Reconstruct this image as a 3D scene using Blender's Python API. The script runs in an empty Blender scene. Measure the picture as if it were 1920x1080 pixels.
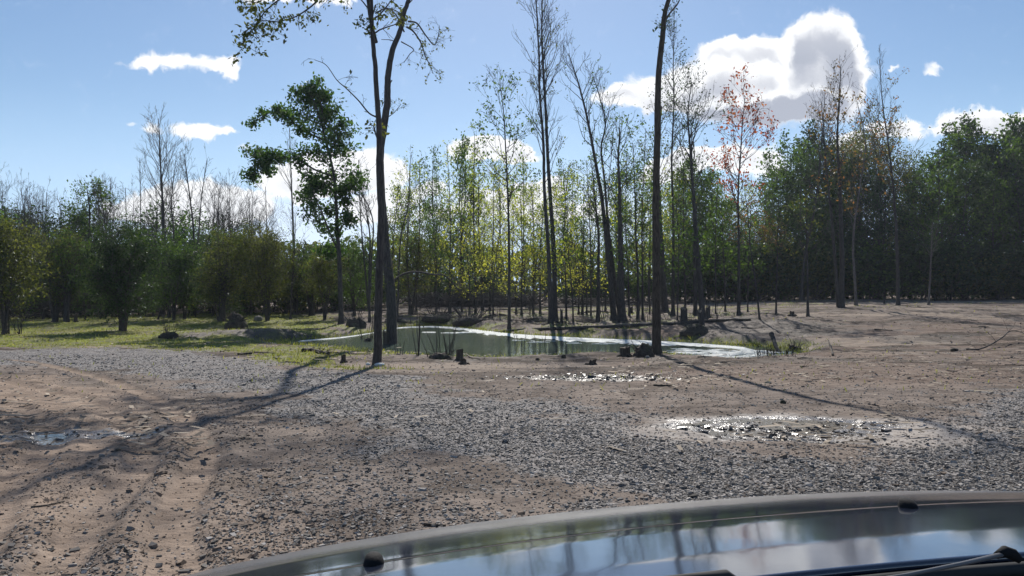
import bpy, math, random
import numpy as np
from mathutils import Vector

R = math.radians
SC = bpy.context.scene
COL = SC.collection
rng = np.random.default_rng(11)

# ------------------------------------------------------------------ camera
FPX = 1478.0            # focal length measured in pixels of a 1920 wide picture
HOR = 545.0             # row of the horizon
CAMH = 1.6
cam = bpy.data.cameras.new('camera')
cam.sensor_width = 36.0
cam.lens = FPX / 1920.0 * 36.0
cam.shift_y = (HOR - 540.0) / 1920.0
cam.clip_start = 0.05
cam.clip_end = 5000
camo = bpy.data.objects.new('camera', cam)
camo.location = (0, 0, CAMH)
camo.rotation_euler = (R(90), 0, 0)
COL.objects.link(camo)
SC.camera = camo

# ------------------------------------------------------------------ colour management
SC.view_settings.view_transform = 'Standard'
SC.view_settings.look = 'None'
SC.view_settings.exposure = 0.35
SC.view_settings.gamma = 1.0

# ------------------------------------------------------------------ sun
SUN_AZ = R(0.0)         # straight ahead of the camera (+Y)
SUN_EL = R(38.0)
sun = bpy.data.lights.new('sun', 'SUN')
sun.energy = 4.7
sun.angle = R(0.55)
sun.color = (1.0, 0.95, 0.88)
suno = bpy.data.objects.new('sun', sun)
sd = Vector((math.sin(SUN_AZ) * math.cos(SUN_EL), math.cos(SUN_AZ) * math.cos(SUN_EL), math.sin(SUN_EL)))
suno.rotation_euler = sd.to_track_quat('Z', 'Y').to_euler()
suno.location = (0, 0, 40)
COL.objects.link(suno)

# ------------------------------------------------------------------ node helpers
class NT:
    def __init__(s, tree):
        s.t = tree; s.n = tree.nodes; s.l = tree.links
    def node(s, typ, **kw):
        n = s.n.new(typ)
        for k, v in kw.items(): setattr(n, k, v)
        return n
    def put(s, sock, v):
        if isinstance(v, bpy.types.NodeSocket): s.l.new(v, sock)
        elif v is not None: sock.default_value = v
    def math(s, op, a, b=None, c=None, clamp=False):
        n = s.node('ShaderNodeMath', operation=op); n.use_clamp = clamp
        s.put(n.inputs[0], a); s.put(n.inputs[1], b)
        if c is not None: s.put(n.inputs[2], c)
        return n.outputs[0]
    def vec(s, op, a, b=None):
        n = s.node('ShaderNodeVectorMath', operation=op)
        s.put(n.inputs[0], a)
        if b is not None: s.put(n.inputs[1], b)
        return n.outputs['Value'] if op in ('LENGTH', 'DOT_PRODUCT') else n.outputs[0]
    def mix(s, f, a, b):
        n = s.node('ShaderNodeMix', data_type='RGBA')
        s.put(n.inputs[0], f); s.put(n.inputs[6], a); s.put(n.inputs[7], b)
        return n.outputs[2]
    def ramp(s, f, lo, hi, a=0.0, b=1.0, smooth=True):
        n = s.node('ShaderNodeMapRange'); n.clamp = True
        if smooth: n.interpolation_type = 'SMOOTHSTEP'
        s.put(n.inputs[0], f); s.put(n.inputs[1], lo); s.put(n.inputs[2], hi)
        s.put(n.inputs[3], a); s.put(n.inputs[4], b)
        return n.outputs[0]
    def noise(s, vec, scale, detail=4, rough=0.55, dist=0.0):
        n = s.node('ShaderNodeTexNoise')
        if vec is not None: s.l.new(vec, n.inputs['Vector'])
        n.inputs['Scale'].default_value = scale; n.inputs['Detail'].default_value = detail
        n.inputs['Roughness'].default_value = rough; n.inputs['Distortion'].default_value = dist
        return n.outputs[0]
    def voro(s, vec, scale, feature='F1', rand=1.0):
        n = s.node('ShaderNodeTexVoronoi', feature=feature)
        if vec is not None: s.l.new(vec, n.inputs['Vector'])
        n.inputs['Scale'].default_value = scale; n.inputs['Randomness'].default_value = rand
        return n
    def bump(s, h, strength, dist, normal=None):
        n = s.node('ShaderNodeBump')
        s.put(n.inputs['Strength'], strength); n.inputs['Distance'].default_value = dist
        s.l.new(h, n.inputs['Height'])
        if normal is not None: s.l.new(normal, n.inputs['Normal'])
        return n.outputs[0]

def new_mat(name):
    m = bpy.data.materials.new(name); m.use_nodes = True
    t = NT(m.node_tree)
    return m, t, t.n['Principled BSDF'], t.n['Material Output']

def c4(c): return (c[0], c[1], c[2], 1.0)

# ------------------------------------------------------------------ world: Nishita sky with cumulus clouds
def build_world():
    w = bpy.data.worlds.new('World'); SC.world = w; w.use_nodes = True
    t = NT(w.node_tree)
    bg = t.n['Background']
    sky = t.node('ShaderNodeTexSky', sky_type='NISHITA')
    sky.sun_disc = False
    sky.sun_elevation = SUN_EL
    sky.sun_rotation = SUN_AZ
    sky.altitude = 200; sky.air_density = 1.0; sky.dust_density = SKY['dust']; sky.ozone_density = SKY['ozone']
    skyc = t.vec('SCALE', sky.outputs[0]); skyc.node.inputs['Scale'].default_value = SKY['strength']
    hs = t.node('ShaderNodeHueSaturation'); hs.inputs['Saturation'].default_value = SKY['sat']
    t.l.new(skyc, hs.inputs['Color']); skyc = hs.outputs[0]
    tc0 = t.node('ShaderNodeTexCoord'); sp0 = t.node('ShaderNodeSeparateXYZ'); t.l.new(tc0.outputs['Generated'], sp0.inputs[0])
    skyc = t.mix(t.ramp(sp0.outputs[2], .0, .24, .9, 0), skyc, c4((.44, .62, .90)))
    tc = t.node('ShaderNodeTexCoord')
    sep = t.node('ShaderNodeSeparateXYZ'); t.l.new(tc.outputs['Generated'], sep.inputs[0])
    y = t.math('MAXIMUM', sep.outputs[1], 0.04)
    u = t.math('DIVIDE', sep.outputs[0], y); v = t.math('DIVIDE', sep.outputs[2], y)
    comb = t.node('ShaderNodeCombineXYZ'); t.l.new(u, comb.inputs[0]); t.l.new(v, comb.inputs[1])
    P = comb.outputs[0]
    # ragged edges: the position is pushed about by noise of two sizes
    def warp(p, scale, amt, detail=5):
        n = t.node('ShaderNodeTexNoise'); t.l.new(p, n.inputs['Vector'])
        n.inputs['Scale'].default_value = scale; n.inputs['Detail'].default_value = detail
        n.inputs['Roughness'].default_value = 0.6
        c = t.vec('SUBTRACT', n.outputs[1], (0.5, 0.5, 0.5))
        d = t.vec('SCALE', c); d.node.inputs['Scale'].default_value = amt
        return t.vec('ADD', p, d)
    Pw = warp(warp(P, 13.0, 0.034, 3), 55.0, 0.022, 6)
    fb = t.noise(Pw, 32.0, 8, .68)
    vv = t.voro(Pw, 62.0, 'SMOOTH_F1'); vv.inputs['Smoothness'].default_value = 0.6
    billow = t.math('ADD', t.math('MULTIPLY', t.math('SUBTRACT', fb, .5), 1.5), t.math('MULTIPLY', t.math('SUBTRACT', .38, vv.outputs['Distance']), .22))
    softn = t.math('SUBTRACT', t.noise(P, 16.0, 5, .6), .5)
    front = t.ramp(sep.outputs[1], 0.05, 0.15)
    col = skyc
    for (ells, opts) in CLOUDS:
        f = None
        for (px, py, rx, ry) in ells:
            c = ((px - 960) / FPX, (HOR - py) / FPX, 0.0)
            q = t.vec('MULTIPLY', t.vec('SUBTRACT', Pw, c), (FPX / rx, FPX / ry, 0.0))
            e = t.math('EXPONENT', t.math('MULTIPLY', t.vec('DOT_PRODUCT', q, q), -1.4))
            f = e if f is None else t.math('ADD', f, e)
        f = t.math('SUBTRACT', t.math('MULTIPLY', f, 1.3), .34)
        amp = opts.get('amp', 1.0)
        dens = t.math('ADD', f, t.math('MULTIPLY', billow, amp))
        a = t.ramp(dens, opts.get('lo', -0.04), opts.get('hi', 0.48))
        a = t.math('MULTIPLY', t.math('MULTIPLY', a, front), opts.get('alpha', 1.0))
        # thick cloud between us and the sun is grey, thin rims are white
        core = t.ramp(t.math('ADD', f, t.math('ADD', t.math('MULTIPLY', billow, 0.22), t.math('MULTIPLY', softn, .5))), opts.get('g0', 0.25) + .1, opts.get('g1', 0.8) + .8)
        if 'vc' in opts:      # bases thicker than tops
            vc = (HOR - opts['vc']) / FPX
            dn = t.math('MULTIPLY', t.math('SUBTRACT', vc, v), FPX / opts.get('vr', 60.0))
            core = t.math('ADD', core, t.math('MULTIPLY', dn, .45), clamp=True)
            core = t.math('MULTIPLY', core, t.ramp(t.math('ADD', dens, t.math('MULTIPLY', dn, .9)), .05, 1.5))
        core = t.math('MULTIPLY', core, opts.get('grey', 0.3))
        cc = t.mix(core, c4(opts.get('white', (.84, .85, .87))), c4(opts.get('dark', (0.33, 0.36, 0.44))))
        col = t.mix(a, col, cc)
    t.l.new(col, bg.inputs[0]); bg.inputs[1].default_value = 1.0
    w.cycles.sampling_method = 'MANUAL'; w.cycles.sample_map_resolution = 512

SKY = dict(strength=0.079, dust=0.25, ozone=2.5, sat=1.06)
CLOUDS = [
    # thin veil low over the woods
    ([(700, 400, 330, 60), (1040, 400, 300, 70), (400, 430, 300, 40)], dict(alpha=0.45, grey=0.0, lo=-0.3, hi=0.7, white=(0.80, 0.86, 0.96))),
    # low cumulus
    ([(300, 385, 75, 34), (355, 366, 50, 38), (400, 362, 40, 30), (440, 378, 44, 26), (480, 380, 34, 18), (235, 402, 45, 16), (360, 408, 120, 22), (440, 405, 60, 18)], dict(grey=0.16, vc=400, vr=60)),
    ([(540, 340, 60, 40), (600, 306, 60, 26), (650, 300, 40, 26), (690, 300, 44, 32), (735, 325, 35, 26), (600, 350, 110, 24), (700, 345, 60, 18)], dict(grey=0.2, vc=340, vr=60)),
    ([(700, 412, 70, 18), (755, 372, 60, 22), (810, 352, 30, 18), (680, 388, 50, 14)], dict(grey=0.2)),
    ([(868, 280, 30, 20), (905, 274, 40, 22), (945, 280, 40, 20), (980, 290, 26, 14), (930, 298, 70, 12)], dict(grey=0.3, vc=292, vr=30)),
    ([(960, 365, 55, 26), (1030, 350, 38, 28), (900, 380, 60, 24), (1000, 400, 90, 24), (820, 405, 60, 16), (1100, 400, 60, 20)], dict(grey=0.2)),
    ([(1340, 300, 80, 24), (1430, 300, 60, 34), (1270, 305, 50, 20), (1600, 262, 50, 22), (1240, 330, 60, 20)], dict(grey=0.3)),
    ([(1700, 238, 50, 22), (1650, 238, 45, 18)], dict(grey=0.4, hi=0.5, vc=240, vr=40)),
    ([(1795, 225, 40, 24), (1850, 222, 48, 22), (1905, 230, 44, 20), (1840, 245, 110, 14)], dict(grey=0.45, vc=232, vr=40)),
    ([(1750, 126, 20, 12), (1742, 140, 20, 10), (1672, 130, 16, 6)], dict(grey=0.0, amp=1.3, lo=0.1, hi=1.1)),
    # high strips on the left
    ([(262, 120, 40, 12), (300, 110, 42, 18), (345, 108, 42, 19), (395, 114, 36, 17), (432, 114, 32, 20), (440, 130, 18, 15)], dict(grey=0.0, amp=1.2, hi=0.9)),
    ([(350, 238, 42, 18), (385, 241, 40, 14), (425, 245, 28, 10), (284, 240, 20, 13)], dict(grey=0.05, amp=1.1, hi=0.8)),
    ([(246, 232, 16, 6), (460, 271, 18, 6)], dict(grey=0.0, alpha=0.5, hi=0.8)),
    ([(560, -8, 90, 18), (640, -12, 70, 20), (500, -4, 50, 12)], dict(grey=0.05)),
    # the big cumulus: tower, arch, middle dome, left shoulder
    ([(1545, 70, 62, 56), (1580, 110, 40, 70), (1500, 96, 44, 56), (1520, 165, 95, 70), (1590, 165, 34, 46)], dict(grey=0.92, g0=0.40, g1=0.95, amp=0.7, vc=110, vr=120)),
    ([(1225, 165, 70, 36), (1155, 178, 42, 20), (1285, 145, 45, 40), (1255, 198, 80, 18)], dict(grey=0.8, g0=0.4, g1=1.0, amp=0.8, vc=178, vr=42)),
    ([(1345, 106, 42, 36), (1400, 94, 52, 30), (1445, 100, 40, 34), (1400, 130, 100, 34)], dict(grey=0.6, g0=0.5, g1=1.3, amp=0.8, vc=112, vr=42)),
    ([(1540, 195, 75, 34), (1470, 206, 120, 34), (1380, 214, 120, 22)], dict(grey=0.92, g0=0.0, g1=0.3, amp=0.45, hi=0.7, vc=150, vr=80)),
    ([(1390, 136, 66, 36), (1335, 156, 60, 34), (1445, 150, 36, 30), (1290, 185, 50, 24), (1385, 175, 96, 30)], dict(grey=0.80, g0=0.5, g1=1.3, amp=0.8, vc=172, vr=42)),
]
build_world()

# ------------------------------------------------------------------ render size of things
SC.render.engine = 'CYCLES'
SC.cycles.max_bounces = 6
SC.cycles.diffuse_bounces = 3
SC.cycles.glossy_bounces = 3
SC.cycles.transmission_bounces = 4

# ================================================================== numeric helpers
_perm = np.random.default_rng(5).random((256, 256))
def vnoise(x, y):
    xi = np.floor(x).astype(int); yi = np.floor(y).astype(int)
    fx = x - xi; fy = y - yi
    fx = fx * fx * (3 - 2 * fx); fy = fy * fy * (3 - 2 * fy)
    a = _perm[xi % 256, yi % 256]; b = _perm[(xi + 1) % 256, yi % 256]
    c = _perm[xi % 256, (yi + 1) % 256]; d = _perm[(xi + 1) % 256, (yi + 1) % 256]
    return (a + (b - a) * fx) * (1 - fy) + (c + (d - c) * fx) * fy
def fbm(x, y, oct=4):
    s = 0; a = 0.5
    for i in range(oct):
        s = s + a * vnoise(x * 2 ** i + 17.3 * i, y * 2 ** i + 9.1 * i); a *= 0.5
    return s / (1 - 0.5 ** oct)
def sstep(a, b, x):
    t = np.clip((x - a) / (b - a), 0, 1); return t * t * (3 - 2 * t)
def poly_sd(px, py, poly):
    """signed distance, positive inside"""
    P = np.asarray(poly, float); n = len(P)
    d = np.full(px.shape, 1e9); inside = np.zeros(px.shape, bool)
    for i in range(n):
        a = P[i]; b = P[(i + 1) % n]
        e = b - a; wx = px - a[0]; wy = py - a[1]
        t = np.clip((wx * e[0] + wy * e[1]) / (e @ e), 0, 1)
        d = np.minimum(d, np.hypot(wx - e[0] * t, wy - e[1] * t))
        c = ((a[1] > py) != (b[1] > py)) & (px < (b[0] - a[0]) * (py - a[1]) / (b[1] - a[1] + 1e-12) + a[0])
        inside ^= c
    return np.where(inside, d, -d)
def line_sd(px, py, pts):
    """distance to a polyline and arc length of the nearest point"""
    P = np.asarray(pts, float); d = np.full(px.shape, 1e9); u = np.zeros(px.shape); acc = 0.0
    for a, b in zip(P[:-1], P[1:]):
        e = b - a; L = math.hypot(*e)
        t = np.clip(((px - a[0]) * e[0] + (py - a[1]) * e[1]) / (e @ e), 0, 1)
        dd = np.hypot(px - a[0] - e[0] * t, py - a[1] - e[1] * t)
        u = np.where(dd < d, acc + t * L, u); d = np.minimum(d, dd); acc += L
    return d, u
def smooth_line(pts, n=8):
    P = np.asarray(pts, float)
    Q = np.vstack([2 * P[0] - P[1], P, 2 * P[-1] - P[-2]])
    out = []
    for i in range(1, len(Q) - 2):
        for k in range(n):
            t = k / n
            out.append(0.5 * ((2 * Q[i]) + (-Q[i - 1] + Q[i + 1]) * t + (2 * Q[i - 1] - 5 * Q[i] + 4 * Q[i + 1] - Q[i + 2]) * t * t
                              + (-Q[i - 1] + 3 * Q[i] - 3 * Q[i + 1] + Q[i + 2]) * t ** 3))
    out.append(P[-1]); return np.array(out)

# ================================================================== terrain
WATER = -1.12
TY = np.array([-60, 0, 12, 25, 32, 45, 60, 80, 100, 200, 900.])
TL = np.array([0.3, 0, -.37, -.74, -.90, -.92, -.84, -.66, -.50, -.2, 1.5])
TC = np.array([0.3, 0, -.37, -.78, -.92, -.92, -.68, -.20, 0.0, .2, 1.5])
TR = np.array([0.3, 0, -.35, -.68, -.72, -.45, -.08, .31, .50, .7, 1.5])
def water_pt(px, py):
    Y = (CAMH - WATER) * FPX / (py - HOR); return ((px - 960) / FPX * Y, Y)
POND_PX = [(505, 641), (560, 637), (620, 632), (700, 621), (745, 613), (800, 611), (850, 613), (900, 619), (960, 625), (1030, 629),
           (1110, 632), (1230, 637), (1340, 644), (1430, 650), (1492, 655), (1475, 668), (1425, 679), (1370, 682), (1310, 676),
           (1262, 667), (1200, 668), (1120, 667), (1040, 669), (950, 672), (860, 672), (790, 669), (740, 664), (660, 655), (590, 650), (540, 646)]
POND = smooth_line([water_pt(*p) for p in POND_PX] + [water_pt(*POND_PX[0])], 3)[:-1]

def base_z(X, Y):
    r = np.clip(X / (np.abs(Y) + 10.0) / 0.42, -1, 1)
    zl = np.interp(Y, TY, TL); zc = np.interp(Y, TY, TC); zr = np.interp(Y, TY, TR)
    rr = np.abs(r); rr = rr * rr * (3 - 2 * rr)
    return np.where(r < 0, zc + (zl - zc) * rr, zc + (zr - zc) * rr)
def zlow(X, Y):
    """ground without fine relief, smoothed along the table's joints"""
    return (base_z(X, Y - 3) + 2 * base_z(X, Y) + base_z(X, Y + 3)) / 4

def at_base(px, py):
    d = (px - 960) / FPX; e = (py - HOR) / FPX
    Y = 2.0
    while Y < 400 and CAMH - e * Y > float(zlow(np.array(d * Y), np.array(Y))): Y += 0.05 + Y * 0.002
    return (d * Y, Y)

TRACKS = [smooth_line([at_base(*p) for p in L], 6) for L in (
    [(90, 1079), (190, 960), (258, 880), (268, 835), (235, 792), (140, 745), (0, 712)],
    [(-60, 1060), (0, 930), (70, 860), (95, 815), (40, 770), (-60, 745)],
    [(330, 1079), (330, 960), (380, 850), (330, 775), (210, 715), (60, 680), (-80, 668)])]
RILL = smooth_line([at_base(*p) for p in [(470, 700), (560, 745), (640, 800), (760, 880)]], 6)
PUD_L = at_base(105, 815); PUD_R = at_base(1470, 803); PUD_M = at_base(1125, 706)
def ell(X, Y, c, rx, ry): return 1 - np.hypot((X - c[0]) / rx, (Y - c[1]) / ry)

def fields(X, Y):
    """terrain height and the cover masks"""
    z = zlow(X, Y)
    sd = poly_sd(X, Y, POND)
    dist = np.hypot(X, Y)
    # relief: broad swells, clods, fine grit
    z = z + (fbm(X / 7 + 3, Y / 7, 3) - .5) * .30 * sstep(14, 40, Y) + (fbm(X / 2.2, Y / 2.2, 3) - .5) * .05
    rough = sstep(24, 34, Y) * 0.9 + 0.25
    z = z + (fbm(X / .55 + 9, Y / .55 + 4, 3) - .5) * .17 * rough + (fbm(X / .14, Y / .14, 3) - .5) * .026
    # rougher, torn ground on the far bank
    far = sstep(3.5, .5, -sd) * sstep(0, -1.0, sd) + sstep(46, 54, Y) * sstep(75, 66, Y) * sstep(-12, -2, X) * sstep(26, 16, X)
    z = z + (fbm(X / 1.1 + 40, Y / 1.1, 4) - .45) * .55 * np.clip(far, 0, 1) * sstep(36, 42, Y)
    # left bank mound and spoil
    z = z + .38 * np.exp(-(((X + 14.5) / 3.8) ** 2 + ((Y - 44.5) / 2.2) ** 2))
    z = z + .45 * np.exp(-(((X - 14.5) / 3.5) ** 2 + ((Y - 49) / 3.2) ** 2))
    # pond basin
    bed = WATER - .10 - .35 * sstep(0, 4, sd)
    bank = 1 - sstep(-1.7, .15, sd)
    z = np.where(sd > -1.7, bed + (np.maximum(z, WATER + .06) - bed) * bank, z)
    # wheel ruts
    track = np.zeros_like(z); tu = np.zeros_like(z)
    for T in TRACKS:
        for off in (0.0,):
            d, u = line_sd(X, Y, T)
            m = sstep(.24, .12, d)
            z = z - .035 * m + .022 * np.exp(-((d - .32) / .10) ** 2)
            tu = np.where(m > track, u, tu); track = np.maximum(track, m)
    # puddle hollows
    wet = np.zeros_like(z)
    el = ell(X, Y, PUD_L, 1.3, .6); er = ell(X, Y, PUD_R, 1.95, 1.35); em = ell(X, Y, PUD_M, 2.6, 1.5)
    n1 = (fbm(X * 1.3, Y * 1.3, 4) - .5)
    clod = np.abs(fbm(X * 3.2, Y * 4.2, 4) - .5) * 2
    for e, dep, w in ((el, .05, 1), (er, .045, 1), (em, .03, .5)):
        m = sstep(-.1, .5, e + n1 * .8)
        z = z - dep * m + (clod - .3) * .030 * sstep(0, .4, e) * (1 if e is not el else .4)
        wet = np.maximum(wet, sstep(-.15, .45, e + n1 * 1.1) * w)
    # covers
    n2 = fbm(X / 1.7 + 20, Y / 1.7 + 5, 4) - .5
    n3 = fbm(X / .6 + 2, Y / .6 + 8, 3) - .5
    gr = poly_sd(X, Y, G_GRAVEL)
    gravel = sstep(-1.9, 1.5, gr + n2 * 3.2 + n3 * 2.2)
    gravel = np.maximum(gravel, .38 * sstep(-.5, .8, poly_sd(X, Y, G_GRAVEL2) + n2 * 2 + n3))
    gravel = np.maximum(gravel, .28 + .5 * n3)
    gravel = gravel * (1 - .85 * track) * (1 - wet)
    tan = sstep(-1.3, 1.3, poly_sd(X, Y, G_TAN) + n2 * 3.5 + n3)
    tan = np.maximum(tan, .8 * track)
    gravel = gravel * (1 - .75 * np.clip(tan, 0, 1))
    pale = np.clip(sstep(-.1, .35, ell(X, Y, (PUD_R[0] + .4, PUD_R[1]), 2.5, 1.5) + n2 * 1.0 + n3 * .5), 0, 1)
    gravel = gravel * (1 - pale * .8)
    red = sstep(-1.5, 1.5, X - 3 + n2 * 3) * sstep(16, 19, Y) * sstep(60, 45, Y)
    grass = sstep(-.6, .8, poly_sd(X, Y, G_GRASS) * .5 + n2 * 3.2 + n3 * 2) * .95
    gf = sstep(-.1, .5, np.minimum(poly_sd(X, Y, G_GRASS2) * .3, .12) + n2 * 3 + n3 * 2)
    sh = sstep(-2.2, -.4, sd) * sstep(.6, .1, sd) * sstep(-.15, .15, n2 + n3 * .6)
    grass = np.maximum(np.maximum(grass, gf), sh * .8)
    grass = grass * (1 - gravel) 
    mud = sstep(-1.6, .1, sd) * .9
    mud = np.maximum(mud, np.clip(far, 0, 1) * .5 * sstep(-.1, .1, n2))
    mud = np.maximum(mud, .75 * sstep(-.1, .5, ell(X, Y, (15.0, 45.0), 6.5, 7.0) + n2 * 1.6))  # broad dark patch by the right bank: tree shade put into this mask
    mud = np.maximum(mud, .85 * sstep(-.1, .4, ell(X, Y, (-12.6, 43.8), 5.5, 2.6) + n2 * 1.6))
    grass = grass * (1 - .8 * np.clip(mud - .3, 0, 1)) + .35 * sh
    g3 = sstep(.0, .22, n2 + .4 * n3) * sstep(60, 75, Y) * sstep(4, 10, X) * sstep(110, 100, Y)
    grass = np.maximum(grass, .45 * g3)
    mud = np.maximum(mud, .5 * sstep(.08, .2, n2) * sstep(20, 28, Y) * sstep(100, 80, Y))
    return z, dict(gravel=gravel, tan=tan, grass=np.clip(grass, 0, 1), wet=np.clip(wet, 0, 1), track=track, tracku=tu, pale=pale, red=red, mud=np.clip(mud, 0, 1))  # mud also holds the painted tree shade by the right bank

def PB(L): return np.array([at_base(*p) for p in L])
G_GRAVEL = PB([(-150, 658), (200, 655), (400, 668), (520, 690), (640, 700), (760, 708), (860, 740), (960, 745), (1060, 775), (1180, 800), (1280, 845),
               (1500, 862), (1640, 860), (1760, 810), (1900, 740), (2300, 720), (3000, 760), (3400, 1000), (2500, 1079), (1500, 1079), (1250, 1010), (1150, 960), (1020, 905), (900, 860), (780, 830), (680, 800), (560, 760),
               (440, 728), (300, 700), (150, 690), (-150, 680)])
G_GRAVEL2 = PB([(560, 760), (900, 860), (1150, 950), (1100, 1079), (200, 1079), (360, 1000), (420, 900), (480, 820)])
G_TAN = PB([(-200, 700), (100, 712), (240, 760), (330, 830), (330, 900), (250, 1000), (160, 1079), (-400, 1079)])
G_GRASS = PB([(-200, 596), (200, 590), (500, 584), (640, 592), (660, 620), (520, 640), (700, 662), (720, 690), (620, 693), (500, 683), (380, 662), (200, 652), (-200, 654)])
G_GRASS2 = PB([(700, 592), (860, 582), (1060, 577), (1250, 577), (1440, 572), (1540, 564), (1330, 603), (1280, 634), (1180, 634), (1000, 628), (900, 618)])

def gz(x, y):
    z, _ = fields(np.array([float(x)]), np.array([float(y)])); return float(z[0])
def at(px, py):
    """the ground point seen at a pixel of the photograph"""
    d = (px - 960) / FPX; e = (py - HOR) / FPX
    Ys = [] ; Y = 3.0
    while Y < 300: Ys.append(Y); Y += 0.04 + Y * 0.003
    Ys = np.array(Ys); z, _ = fields(d * Ys, Ys)
    hit = np.nonzero(CAMH - e * Ys <= z)[0]
    Y = Ys[hit[0]] if len(hit) else 110.0
    return Vector((d * Y, Y, gz(d * Y, Y)))
def P3(px, py, Y): return Vector(((px - 960) / FPX * Y, Y, CAMH - (py - HOR) / FPX * Y))

def mesh_quads(name, V, F, mats, smooth=False, attrs=None, fm=None):
    me = bpy.data.meshes.new(name)
    V = np.asarray(V, np.float32); F = np.asarray(F, np.int32)
    me.vertices.add(len(V)); me.vertices.foreach_set('co', V.ravel())
    k = F.shape[1]
    me.loops.add(F.size); me.loops.foreach_set('vertex_index', F.ravel())
    me.polygons.add(len(F)); me.polygons.foreach_set('loop_start', np.arange(0, F.size, k, dtype=np.int32))
    me.polygons.foreach_set('loop_total', np.full(len(F), k, np.int32))
    me.polygons.foreach_set('use_smooth', np.full(len(F), smooth, bool))
    if fm is not None: me.polygons.foreach_set('material_index', np.asarray(fm, np.int32))
    for m in mats: me.materials.append(m)
    if attrs:
        for n, a in attrs.items():
            at_ = me.attributes.new(n, 'FLOAT', 'POINT'); at_.data.foreach_set('value', np.asarray(a, np.float32).ravel())
    me.update(); me.validate(); return me
def link(name, me, parent=None, loc=None):
    o = bpy.data.objects.new(name, me); COL.objects.link(o)
    if parent is not None: o.parent = parent
    if loc is not None: o.location = loc
    return o
def tag(o, label=None, cat=None, group=None, kind=None):
    if label: o['label'] = label
    if cat: o['category'] = cat
    if group: o['group'] = group
    if kind: o['kind'] = kind
    return o
def thing(name, label, cat, loc, group=None, rz=0.0):
    o = bpy.data.objects.new(name, None); COL.objects.link(o); o.empty_display_size = .3
    o.location = loc; o.rotation_euler = (0, 0, rz); return tag(o, label, cat, group)

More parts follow.
